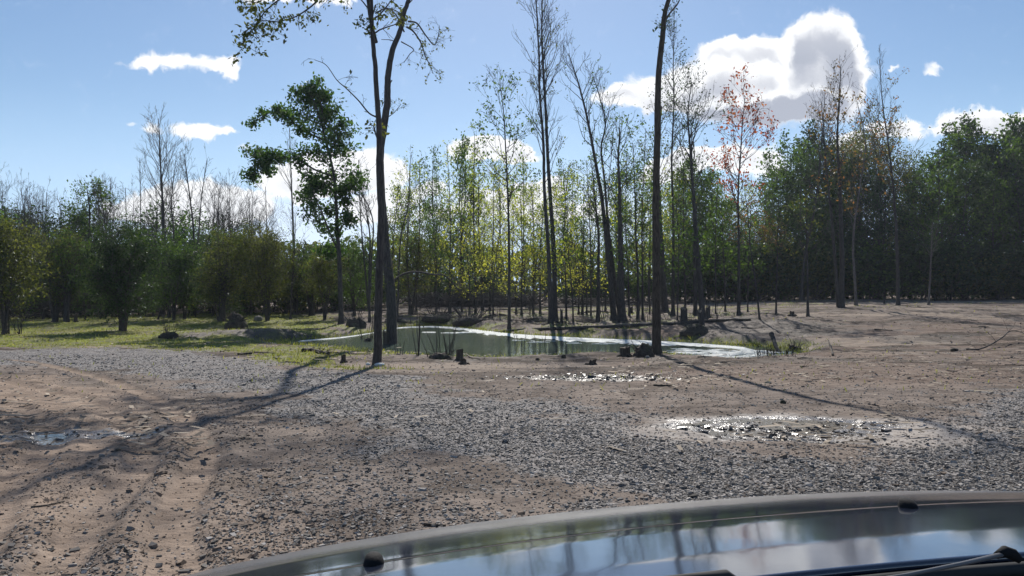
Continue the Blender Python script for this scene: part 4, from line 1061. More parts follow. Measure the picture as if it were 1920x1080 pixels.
stump('thin short snag in the right field between two trunks', 1658, 570, 3, 15, 11, 'bark')
stump('stub of a stump standing by the far shore log', 1053, 606, 5, 24, 12, 'bark')
stump('small stump on the grass right of the straight trunked bush', 142, 604, 6, 14, 13)
stump('tiny upright wood chunk on the dirt left of the mossy stumps', 1108, 684, 14, 10, 14, 'bark_warm', .4)

# mossy mound stump beside the lone trunk
def mound(label, px, py, w, h, seed, mat, name='root_mound', cat='mound', twigs=0, parts=True, dark='twig'):
    b = at(px, py); Y = b.y; rg = np.random.default_rng(seed)
    W = w / FPX * Y / 2; H = h / FPX * Y
    root = thing(name, label, cat, b)
    g = Geo(); 
    for q in range(9):
        a = rg.uniform(0, 6.28); k = rg.uniform(0, .62) ** .8; s_ = rg.uniform(.30, .55) * (1.25 - k)
        lump(g, (math.cos(a) * W * k, math.sin(a) * W * k * .8, H * .05), W * s_ * 1.5, W * s_ * 1.2, H * rg.uniform(.6, 1.1) * (1.15 - k), rg, 16, 12, .34, 2.6, seed + q * 3)
    link('earth', g.mesh('earth', [M[mat]]), root)
    t = Geo()
    for q in range(twigs):
        a = rg.uniform(0, 6.28); el = rg.uniform(.2, 1.3); L = W * rg.uniform(.7, 1.6)
        p = np.array([math.cos(a) * W * .4, math.sin(a) * W * .3, H * .5]); d = np.array([math.cos(a) * math.cos(el), math.sin(a) * math.cos(el) * .7, math.sin(el)])
        P = [p, p + d * L * .5 + rg.normal(0, .05, 3), p + d * L + rg.normal(0, .1, 3)]
        t.tube(P, [.035 * H + .008, .02 * H + .006, .004], 5)
    if twigs: link('roots', t.mesh('roots', [M[dark]]), root)
    return root
def mat_soil(name, a, c_, moss):
    m, t, b, out = new_mat(name)
    geo = t.node('ShaderNodeNewGeometry'); n = t.noise(geo.outputs['Position'], 6, 6, .7); n2 = t.noise(geo.outputs['Position'], 2.2, 3)
    c = t.mix(t.ramp(n, .3, .7), c4(a), c4(c_)); c = t.mix(t.ramp(n2, .5, .65, 0, moss), c, c4((.07, .085, .025)))
    t.l.new(c, b.inputs['Base Color']); b.inputs['Roughness'].default_value = .95; t.l.new(t.bump(n, 1.0, .12), b.inputs['Normal']); return m
M['soil'] = mat_soil('soil_clump', (.035, .028, .022), (.10, .078, .06), .5)
M['pale_rock'] = mat_soil('pale_rock', (.17, .16, .14), (.30, .28, .25), .35)
M['pale_film'] = mat_soil('pale_film_stone', (.62, .64, .60), (.85, .86, .82), .0)  # near white holds the shore film's glint; the white stones share it

mound('broad mossy root mound between the squat stump and the lone trunk', 1206, 669, 38, 24, 21, 'soil', twigs=12)
mound('dark upturned root ball with jagged roots on the left grass', 443, 617, 42, 26, 22, 'soil', twigs=26)
mound('low dark heap of earth and roots on the grass left of the root ball', 316, 634, 34, 12, 23, 'soil', twigs=8)
mound('brushy clump of earth left of the slender foreground trunk', 688, 656, 26, 19, 24, 'soil', twigs=16)
mound('torn root heap under the pair of grey stumps', 1300, 628, 52, 17, 25, 'soil', twigs=14)
mound('dark root heap at the right tip of the pond', 1490, 660, 30, 14, 26, 'soil', twigs=12)
mound('low brush heap on the far bank left of the slim tree', 880, 606, 70, 13, 27, 'soil', twigs=34)
mound('second brush heap on the far bank near the pond corner', 820, 600, 60, 12, 28, 'soil', twigs=30)
mound('earth heap behind the leaning green tree foot', 665, 612, 44, 14, 29, 'soil', twigs=14)
mound('dark earth lump around the stems of the brush saplings', 828, 672, 44, 9, 30, 'soil', twigs=16)

def boulder(label, px, py, w, h, seed, mat='pale_rock'):
    b = at(px, py); W = w / FPX * b.y / 2; H = h / FPX * b.y; g = Geo(); lump(g, (0, 0, H * .35), W, W * .75, H * .62, rng, 18, 12, .16, 1.4, seed)
    o = link('boulder' if w > 12 else 'stone', g.mesh('boulder', [M[mat]]), None, b); return tag(o, label, 'rock')
boulder('pale rounded boulder on the left grass behind the root ball', 484, 601, 17, 9, 1)
boulder('white flat stone at the foot of the slender foreground trunk', 712, 686, 20, 6, 2, 'pale_film')
boulder('smaller white stone touching the trunk foot on its left side', 690, 685, 9, 5, 3, 'pale_film')
boulder('single white pebble on the gravel left of the slender trunk', 608, 693, 5, 4, 4, 'pale_film')
boulder('flat pale stone on the dirt right of the lone trunk shadow', 1440, 719, 13, 4, 5)
boulder('small tan rock on the dirt below the lone trunk', 1214, 672, 8, 5, 6)
boulder('brown rock beside the left dark stump on the near bank', 1057, 672, 9, 7, 7, 'soil')
boulder('dark rock in the dirt in front of the pond middle', 1008, 676, 8, 5, 8, 'soil')
boulder('dark clod on the dirt above the wet patch', 1468, 757, 12, 7, 9, 'soil')
boulder('reddish clod lying in the right field', 1789, 659, 15, 6, 10, 'soil')

def log(name, label, pts, w0, w1, seed, bark='bark', lift=.5, cat='log', twigs=0, tl=.5, limbs=()):
    """pts: pixels on the ground (or (x, y, extra height))"""
    rg = np.random.default_rng(seed); P = []
    for p in pts:
        q = at(p[0], p[1]); r = w0 / FPX * q.y / 2
        P.append(np.array(q) + np.array([0, 0, r * lift + (p[2] if len(p) > 2 else 0)]))
    b = Vector(P[0]); Y = b.y; S = smooth_line([p - np.array(b) for p in P], 5)
    rad = np.linspace(w0, w1, len(S)) / FPX * Y / 2 * (1 + .10 * np.sin(np.arange(len(S)) * 1.7 + seed))
    g = Geo(); g.tube(S, rad, 8, cap=True)
    def side(S_, k, a, L, r, lv):
        d = unit(S_[min(k + 1, len(S_) - 1)] - S_[k - 1]); s = unit(np.cross(d, rg.normal(size=3))); s[2] = abs(s[2]) * a
        v = unit(d * .6 + s); Q = [S_[k]]; 
        for _ in range(4): v = unit(v + rg.normal(0, .22, 3)); Q.append(Q[-1] + v * L / 4)
        g.tube(Q, np.linspace(r, r * .25, 5), 4)
        if lv: 
            for k2 in (2, 3, 3, 4): side(np.array(Q), min(k2, 3), a, L * .5, r * .5, lv - 1)
    for _ in range(twigs):
        k = int(rg.integers(1, len(S) - 1)); side(S, k, 1.0, tl * rg.uniform(.5, 1.3), rad[k] * .4, 1)
    if limbs:
        for L_ in limbs:
            Q = smooth_line([np.array(x) - np.array(b) for x in L_[0]], 4); g.tube(Q, np.linspace(L_[1], L_[2], len(Q)), 5)
    o = link(name, g.mesh(name, [M[bark]]), None, b); return tag(o, label, cat)
log('fallen_log', 'long dark log lying along the far shore of the pond', [(925, 626), (960, 622), (1010, 619), (1100, 616), (1200, 611), (1280, 608), (1312, 606)], 4.5, 8, 1)
log('fallen_log', 'thin grey log lying further back across the thinned wood', [(985, 577), (1050, 577), (1140, 574), (1230, 572)], 3, 2.2, 2, 'bark_pale', 1.0)
log('fallen_log', 'log lying beyond the grey stumps towards the right field', [(1318, 605), (1360, 603), (1408, 601)], 6, 4, 3, 'bark_warm')
log('fallen_log', 'stub of dark log on the near grass by the gravel edge', [(446, 666), (460, 665), (472, 664)], 4, 4, 4, 'bark_warm', 1.0)
log('fallen_log', 'knobbly rotten log lying on the near grass in front of the pond', [(568, 660), (582, 659), (600, 663), (617, 667)], 8, 5, 5, 'bark_warm', .8, twigs=6, tl=.25)
log('fallen_log', 'broken branch on the far left grass', [(40, 601), (52, 603), (62, 602)], 3, 1.5, 6, 'wood', 1.0, twigs=2)
log('fallen_branch', 'forked bare branch lying on the dirt at the right border', [(1812, 656), (1835, 657), (1858, 653, .1), (1880, 645, .25), (1894, 640, .4), (1915, 643, .4), (1945, 650, .2)], 3.2, 1.6, 7, 'twig', 1.0, 'branch', twigs=9, tl=.7)
log('fallen_branch', 'thin stick lying in the tan wheel ruts at lower left', [(58, 953), (88, 949), (121, 944)], 4, 3, 8, 'wood', .8, 'stick')
log('fallen_branch', 'short brown stick at the gravel edge just above the bonnet', [(795, 986), (812, 990), (836, 989)], 7, 4, 9, 'bark_warm', .7, 'stick')
log('fallen_branch', 'thin stick leaning out of the dirt near the pond tip', [(1553, 648, .22), (1557, 656, .1), (1562, 668)], 2.5, 3.5, 10, 'bark_warm', .5, 'stick')
log('fallen_branch', 'pale bare stick beside the broken stump on the near bank', [(874, 668, .05), (884, 672), (900, 675)], 2.5, 1.2, 11, 'wood', 1.2, 'stick')
log('fallen_branch', 'short dark stick on the dirt below the field sapling', [(1226, 724), (1240, 725), (1265, 724)], 4, 3, 12, 'bark_warm', .8, 'stick')
log('fallen_branch', 'dark stick lying in the right field below the clod', [(1884, 685), (1900, 685), (1930, 686)], 2, 1.6, 13, 'bark_warm', .8, 'stick')
log('fallen_branch', 'branch lying in the far pond shallows at right', [(1325, 646), (1370, 647), (1425, 648)], 2.5, 1.5, 14, 'bark_warm', 1.2, 'branch', twigs=3)
log('fallen_branch', 'leaning dark broken snag standing in the reeds at the pond tip', [(1464, 666), (1456, 664, .25), (1450, 662, .6), (1446, 661, .85)], 6, 10, 15, 'bark', .5, 'snag')
for i in range(60):     # litter of sticks around the thinned wood and the near bank
    if i < 44: px, py = rng.uniform(700, 1320), rng.uniform(578, 612)
    elif i < 52: px, py = rng.uniform(380, 680), rng.uniform(655, 682)
    else: px, py = rng.uniform(1300, 1880), rng.uniform(610, 700)
    L = rng.uniform(12, 44); s = rng.uniform(-3, 3)
    o = log('fallen_branch', 'small dead stick lying among the litter on the ground', [(px, py), (px + L / 2, py + s * .6), (px + L, py + s)], 2.4, 1.2, 700 + i, ['twig', 'wood'][i % 2], 1.2, 'stick', twigs=2, tl=.3)
    o['group'] = 'small dead sticks littering the ground'

# the dark toppled tree crown beyond the pond
def brush_pile(label, px0, px1, py, hpx, n, seed):
    b = at((px0 + px1) / 2, py); Y = b.y; rg = np.random.default_rng(seed); g = Geo()
    W = (px1 - px0) / FPX * Y; H = hpx / FPX * Y
    for k in range(n):
        x = rg.uniform(-.5, .5) * W; y = rg.normal(0, 1.3); L = rg.uniform(1.0, 3.2); a = rg.uniform(0, 6.28); z0 = rg.uniform(0, H * .6)
        d = np.array([math.cos(a), math.sin(a) * .6, rg.uniform(-.05, .5)]); P = [np.array([x, y, z0])]
        for _ in range(4): d = unit(d + rg.normal(0, .2, 3)); P.append(P[-1] + d * L / 4)
        P = np.array(P); P[:, 2] = np.clip(P[:, 2], 0, H * 1.15)
        g.tube(P, np.linspace(rg.uniform(.02, .06), .01, 5), 4)
    return tag(link('brush_pile', g.mesh('brush_pile', [M['twig']]), None, b), label, 'brush pile')
brush_pile('long dark pile of cut brush behind the pond, left of the twin trunks', 770, 1010, 575, 22, 900, 1)
brush_pile('cut brush heaped in the thinned wood right of the twin trunks', 1050, 1240, 572, 10, 260, 2)
brush_pile('tangle of pale dead branches under the bush trees at far left', 20, 130, 598, 60, 220, 3)

# brush saplings growing on the near bank
def stems(label, px, py, n, wpx, hpx, seed, name='sapling_clump', lean=0, r=.018):
    b = at(px, py); Y = b.y; rg = np.random.default_rng(seed); g = Geo()
    for k in range(n):
        x = rg.uniform(-.5, .5) * wpx / FPX * Y; H = hpx / FPX * Y * rg.uniform(.55, 1.05); P = [np.array([x, rg.normal(0, .12), -.05])]
        d = unit(np.array([rg.normal(lean, .12) + x * .25, rg.normal(0, .1), 1]))
        for _ in range(6): d = unit(d + rg.normal(0, .07, 3)); P.append(P[-1] + d * H / 6)
        g.tube(P, np.linspace(r, r * .3, 7), 4)
        for _ in range(3):
            k2 = int(rg.integers(2, 6)); e = unit(d + rg.normal(0, .45, 3)); g.tube([P[k2], P[k2] + e * H * .12, P[k2] + (e + [0, 0, .3]) * H * .22], [.007, .005, .003], 3)
    return tag(link(name, g.mesh(name, [M['twig']]), None, b), label, 'sapling clump')
stems('bare saplings sprouting from the dark earth lump on the near bank', 826, 670, 11, 50, 80, 1)
stems('tight bundle of bare stems between the thick trunk and the brush saplings', 784, 667, 5, 8, 110, 2)
stems('bundle of bare stems rising from the brushy clump left of the slender trunk', 690, 650, 9, 22, 110, 3)
stems('few thin stems sprouting at the water right of the brush saplings', 990, 660, 5, 60, 45, 4)
stems('thin stems on the near bank left of the squat stump', 1010, 664, 4, 30, 50, 5)
stems('thicket of thin grey stems at the left border', 18, 626, 30, 42, 60, 6)
stems('thin stems in front of the straight bushes on the left grass', 312, 630, 6, 14, 45, 7)
stems('wispy stems at the foot of the far left bushes', 172, 596, 8, 40, 22, 8)
stems('small bare sprout right of the thick grey trunk foot', 750, 664, 4, 16, 40, 9)
stems('tuft of reeds around the leaning snag at the pond tip', 1452, 668, 70, 70, 24, 10, r=.006)
for i in range(24):
    px = rng.uniform(860, 1420); py = rng.uniform(584, 606)
    o = stems('thin bare sprouts in the thinned wood behind the pond', px, py, int(rng.integers(2, 5)), 8, rng.uniform(25, 60), 720 + i)
    o['group'] = 'thin bare sprouts behind the pond'

# ------------------------------------------------------------------ pale film along the far shore; sun glint is put into its colour
def pale_film():
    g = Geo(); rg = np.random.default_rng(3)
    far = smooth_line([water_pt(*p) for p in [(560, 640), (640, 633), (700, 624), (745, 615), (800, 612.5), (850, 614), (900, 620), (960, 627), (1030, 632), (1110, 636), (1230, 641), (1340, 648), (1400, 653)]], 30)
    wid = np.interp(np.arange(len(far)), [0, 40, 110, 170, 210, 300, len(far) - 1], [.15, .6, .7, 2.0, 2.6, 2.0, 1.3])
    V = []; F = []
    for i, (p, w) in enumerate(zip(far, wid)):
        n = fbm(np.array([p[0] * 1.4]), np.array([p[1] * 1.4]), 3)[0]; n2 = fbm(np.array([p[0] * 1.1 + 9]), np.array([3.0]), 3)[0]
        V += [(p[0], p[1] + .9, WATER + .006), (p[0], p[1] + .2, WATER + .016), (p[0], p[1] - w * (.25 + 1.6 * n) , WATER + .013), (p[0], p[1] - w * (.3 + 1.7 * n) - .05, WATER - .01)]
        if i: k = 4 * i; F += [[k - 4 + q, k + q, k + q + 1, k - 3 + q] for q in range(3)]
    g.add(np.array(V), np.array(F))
    def patch(cx, cy, rx, ry, sd):
        a = np.linspace(0, 2 * math.pi, 24, endpoint=False); r = 1 + .45 * (fbm(np.cos(a) * 2 + sd * 5 + 9, np.sin(a) * 2 + 9, 3) - .5) * 2
        o = np.stack([cx + np.cos(a) * rx * r, cy + np.sin(a) * ry * r, np.full(24, WATER - .008)], 1); i_ = o.copy(); i_[:, :2] = np.array([cx, cy]) + (o[:, :2] - [cx, cy]) * .93; i_[:, 2] = WATER + .012
        k = np.arange(24); kk = (k + 1) % 24
        V = np.vstack([o, i_, [[cx, cy, WATER + .014]]]); F = [[q, (q + 1) % 24, 24 + (q + 1) % 24, 24 + q] for q in range(24)] + [[24 + q, 24 + (q + 1) % 24, 24 + (q + 2) % 24, 48] for q in range(0, 24, 2)]
        g.add(V, np.array(F))
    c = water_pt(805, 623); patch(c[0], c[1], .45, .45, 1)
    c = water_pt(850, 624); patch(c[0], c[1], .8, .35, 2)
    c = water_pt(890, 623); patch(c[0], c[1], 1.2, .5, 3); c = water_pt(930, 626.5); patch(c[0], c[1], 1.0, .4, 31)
    for i in range(230):
        px = rg.uniform(1270, 1480); py = 655 + (px - 1270) / 210 * 6 + rg.uniform(-2, 15); c = water_pt(px, py)
        patch(c[0], c[1], rg.uniform(.06, .5), rg.uniform(.03, .16), i + 4)
    for i in range(40):
        px = rg.uniform(960, 1260); py = 637 + (px - 960) / 300 * 8 + rg.uniform(0, 4); c = water_pt(px, py); patch(c[0], c[1], rg.uniform(.05, .4), rg.uniform(.03, .12), i + 90)
    for i in range(8):
        px = rg.uniform(480, 520); py = rg.uniform(641, 645); c = water_pt(px, py); patch(c[0], c[1], rg.uniform(.05, .25), rg.uniform(.03, .08), i + 150)
    tag(link('pond_glint_film', g.mesh('pond_glint_film', [M['pale_film']])), 'pale film along the far shore, with the sun glint put into its colour', 'pale_film', kind='stuff')
pale_film()

# ------------------------------------------------------------------ gravel, clods, litter, grass
def pebbles(g, P, size, rg, flat=.55):
    n = len(P)
    if n == 0: return
    cube = np.array([[-1, -1, -1], [1, -1, -1], [1, 1, -1], [-1, 1, -1], [-1, -1, 1], [1, -1, 1], [1, 1, 1], [-1, 1, 1]], float) * .5
    F0 = np.array([[0, 3, 2, 1], [4, 5, 6, 7], [0, 1, 5, 4], [1, 2, 6, 5], [2, 3, 7, 6], [3, 0, 4, 7]])
    V = cube[None] + rg.uniform(-.22, .22, (n, 8, 3))
    s = (size * rg.lognormal(0, .35, n))[:, None, None]
    V = V * s * np.stack([rg.uniform(.8, 1.5, n), rg.uniform(.7, 1.1, n), np.full(n, flat) * rg.uniform(.6, 1.3, n)], 1)[:, None, :]
    ax = rg.uniform(0, 6.28, n); tl = rg.normal(0, .35, n)
    c, s_ = np.cos(tl)[:, None], np.sin(tl)[:, None]
    y = V[..., 1] * c - V[..., 2] * s_; z = V[..., 1] * s_ + V[..., 2] * c
    c, s_ = np.cos(ax)[:, None], np.sin(ax)[:, None]
    x = V[..., 0] * c - y * s_; y = V[..., 0] * s_ + y * c
    V = np.stack([x, y, z], -1) + P[:, None, :]
    g.add(V.reshape(-1, 3), (np.arange(n)[:, None, None] * 8 + F0[None]).reshape(-1, 4))

def scatter(n, ymin, ymax, rg, key, thr, spread=.80, power=1.0, clump=0):
    """random ground points, denser near, kept by a cover mask"""
    u = rg.random(n); Y = (ymin ** -power + u * (ymax ** -power - ymin ** -power)) ** (-1 / power)
    X = rg.uniform(-spread, spread, n) * (Y + 1)
    z, A = fields(X, Y); m = key(A) * (.25 + 1.1 * sstep(.38, .62, fbm(X / 1.3 + 60, Y / 2.0 + 60, 3)) if clump else 1)
    k = rg.random(n) < m
    return np.stack([X, Y, z], 1)[k]
rs = np.random.default_rng(21)
g = Geo()
Pg = scatter(400000, 3.2, 30, rs, lambda A: A['gravel'] ** 1.6 * .95 + .03, 0)
pebbles(g, Pg + [0, 0, .002], .0095 + .009 * rs.random(len(Pg)) ** 2 + np.clip(Pg[:, 1] - 6, 0, 22) * .0006, rs, .65)
print('gravel', len(Pg))
tag(link('gravel', g.mesh('gravel', [M['gravel']], False)), 'loose grey crushed stone spread over the track', 'gravel', kind='stuff')
g = Geo()
Pg = scatter(60000, 3.2, 60, rs, lambda A: np.clip(1 - A['gravel'] * .6 - A['track'] - A['grass'] * .5 - A['tan'] * .75, .03, 1) * .7, 0, clump=1)
dpond = poly_sd(Pg[:, 0], Pg[:, 1], POND); Pg = Pg[dpond < -.2]
pebbles(g, Pg, .007 + .016 * rs.random(len(Pg)) ** 5 + Pg[:, 1] * .0006, rs, .7)
Pf = scatter(90000, 3.2, 14, rs, lambda A: np.clip(.9 - A['gravel'] * .5 - A['track'] * .6, .1, 1), 0, clump=1)
pebbles(g, Pf, .0045 + .006 * rs.random(len(Pf)), rs, .7)
tag(link('earth_clods', g.mesh('earth_clods', [M['clod']], False)), 'small brown clods and grit strewn over the bare dirt', 'clods', kind='stuff')
g = Geo()
Pg = scatter(34000, 9, 85, rs, lambda A: np.clip(.25 + A['mud'] + A['grass'] * .6 + A['red'] * .4 - A['gravel'], .01, 1), 0, power=.3, clump=1)
dpond = poly_sd(Pg[:, 0], Pg[:, 1], POND); Pg = Pg[dpond < -.3]
n = len(Pg); V = np.array([[-1, -.12, 0], [1, -.12, .02], [1, .12, .05], [-1, .12, .03]])
sc = (.05 + .11 * rs.random(n) ** 2 + Pg[:, 1] * .0008)[:, None, None]; a = rs.uniform(0, 6.28, n); tl = rs.normal(0, .6, n)
VV = V[None] * sc * np.array([1, 1.6, 1]); VV = np.stack([VV[..., 0] * np.cos(a)[:, None] - VV[..., 1] * np.sin(a)[:, None], VV[..., 0] * np.sin(a)[:, None] + VV[..., 1] * np.cos(a)[:, None], VV[..., 2] + np.abs(VV[..., 0] * tl[:, None]) + .015], -1) + Pg[:, None, :]
g.add(VV.reshape(-1, 3), np.arange(4 * n).reshape(n, 4))
tag(link('wood_litter', g.mesh('wood_litter', [M['chip']], False)), 'chips, dead leaves and bits of wood strewn on the ground', 'litter', kind='stuff')
# wet mud lumps in the wet patches
g = Geo()
for c, rx, ry, n in ((PUD_R, 2.0, 1.1, 420), (PUD_M, 2.9, 1.5, 900), (PUD_L, 1.6, .6, 30)):
    q = rs.normal(0, .42, (n, 2)); X = c[0] + q[:, 0] * rx; Y = c[1] + q[:, 1] * ry; z, _ = fields(X, Y)
    pebbles(g, np.stack([X, Y, z + .004], 1), .018 + .04 * rs.random(n) ** 4, rs, .6)
m_, t_, b_, o_ = new_mat('wet_mud'); b_.inputs['Base Color'].default_value = (.045, .038, .032, 1); b_.inputs['Roughness'].default_value = .38
tag(link('mud_lumps', g.mesh('mud_lumps', [m_], False)), 'wet dark mud lumps in and around the puddles', 'mud', kind='stuff')

def grass():
    g = Geo(); rg = np.random.default_rng(31)
    P = scatter(110000, 16, 95, rg, lambda A: A['grass'] ** 1.3 + .01, 0, power=.2)
    sd = poly_sd(P[:, 0], P[:, 1], POND); P = P[sd < -.1]
    # rank growth right at the water
    t = rg.random(5000) * len(POND); i = t.astype(int) % len(POND); f = (t - t.astype(int))[:, None]
    e = POND[i] * (1 - f) + POND[(i + 1) % len(POND)] * f + rg.normal(0, .28, (5000, 2))
    z, _ = fields(e[:, 0], e[:, 1]); E = np.stack([e[:, 0], e[:, 1], z], 1); E = E[z > WATER - .12]
    P = np.vstack([P, E]); n = len(P)
    h = rg.uniform(.03, .10, n) * (1 + P[:, 1] * .006); h[-len(E):] = rg.uniform(.06, .30, len(E))
    w = .006 + P[:, 1] * .00035
    a = rg.uniform(0, math.pi, n); lean = rg.normal(0, .45, (n, 2)) * h[:, None]
    dx = np.cos(a) * w; dy = np.sin(a) * w
    V = np.zeros((n, 4, 3))
    V[:, 0] = P + np.stack([-dx, -dy, 0 * dx], 1); V[:, 1] = P + np.stack([dx, dy, 0 * dx], 1)
    V[:, 2] = P + np.stack([dx * .3 + lean[:, 0], dy * .3 + lean[:, 1], h], 1); V[:, 3] = P + np.stack([-dx * .5 + lean[:, 0] * .8, -dy * .5 + lean[:, 1] * .8, h * .85], 1)
    g.add(V.reshape(-1, 3), np.arange(4 * n).reshape(n, 4)); print('grass', n)
    tag(link('grass', g.mesh('grass', [M['grass']], False)), 'short sparse grass and moss on the clearing and the pond banks', 'grass', kind='stuff')
grass()

# ================================================================== the car the photo is taken from
TH = R(14.0); SCL = 1.25
cf = np.array([-math.sin(TH), math.cos(TH)]); cr_ = np.array([math.cos(TH), math.sin(TH)])
UC = .65
PV = [.60, .70, .80, .917, 1.0, 1.08, 1.15, 1.22, 1.30, 1.40, 1.52, 1.62, 1.68]
PD = [.286, .287, .291, .300, .310, .321, .335, .352, .378, .43, .52, .62, .72]
def carp(u, v, drop):
    """car frame (u to the right, v forward, drop below the eye) to world"""
    X = (u * cr_[0] + v * cf[0]) * SCL; Y = (u * cr_[1] + v * cf[1]) * SCL
    return np.array([X, Y, CAMH - drop * SCL])
def hood_drop(u, v):
    s = abs(u - UC)
    return np.interp(v + .08 * (s / .85) ** 3, PV, PD) + .045 * (u - UC) ** 2 + .2 * max(0, s - .78) ** 1.4
def mat_paint(name, base, dust=.25, coat=1.0):
    m, t, b, out = new_mat(name)
    geo = t.node('ShaderNodeNewGeometry'); n = t.noise(geo.outputs['Position'], 5, 5, .7); n2 = t.noise(geo.outputs['Position'], 420, 2, .6)
    a = t.node('ShaderNodeAttribute'); a.attribute_name = 'dust'
    f = t.math('ADD', t.math('MULTIPLY', t.ramp(n, .35, .75), dust), a.outputs['Fac'], clamp=True)
    f = t.math('MULTIPLY', f, t.ramp(n2, .25, .7, .7, 1))
    t.l.new(t.mix(f, c4(base), c4((.135, .135, .137))), b.inputs['Base Color'])
    t.l.new(t.math('ADD', .05, t.math('MULTIPLY', f, .5)), b.inputs['Roughness'])
    b.inputs['Coat Weight'].default_value = coat; b.inputs['Coat Roughness'].default_value = .09
    t.l.new(t.math('SUBTRACT', coat, t.math('MULTIPLY', f, .9), clamp=True), b.inputs['Coat Weight'])
    b.inputs['Metallic'].default_value = 0; b.inputs['IOR'].default_value = 1.6
    # slight waviness of sheet metal
    t.l.new(t.bump(t.noise(geo.outputs['Position'], 9, 2), .10, .004), b.inputs['Normal'])
    return m
M['paint'] = mat_paint('dark_car_paint', (.014, .020, .038), .14)
m_, t_, b_, o_ = new_mat('black_plastic'); b_.inputs['Base Color'].default_value = (.012, .012, .013, 1); b_.inputs['Roughness'].default_value = .85; b_.inputs['Specular IOR Level'].default_value = .2
n_ = t_.noise(t_.node('ShaderNodeTexCoord').outputs['Object'], 300, 2); t_.l.new(t_.bump(n_, .3, .002), b_.inputs['Normal']); M['plastic'] = m_
m_, t_, b_, o_ = new_mat('tyre_rubber'); b_.inputs['Base Color'].default_value = (.02, .02, .02, 1); b_.inputs['Roughness'].default_value = .8; M['rubber'] = m_
m_, t_, b_, o_ = new_mat('wheel_metal'); b_.inputs['Base Color'].default_value = (.35, .35, .36, 1); b_.inputs['Metallic'].default_value = 1; b_.inputs['Roughness'].default_value = .35; M['metal'] = m_
m_, t_, b_, o_ = new_mat('lamp_lens'); b_.inputs['Base Color'].default_value = (.75, .78, .8, 1); b_.inputs['Roughness'].default_value = .08; M['lens'] = m_

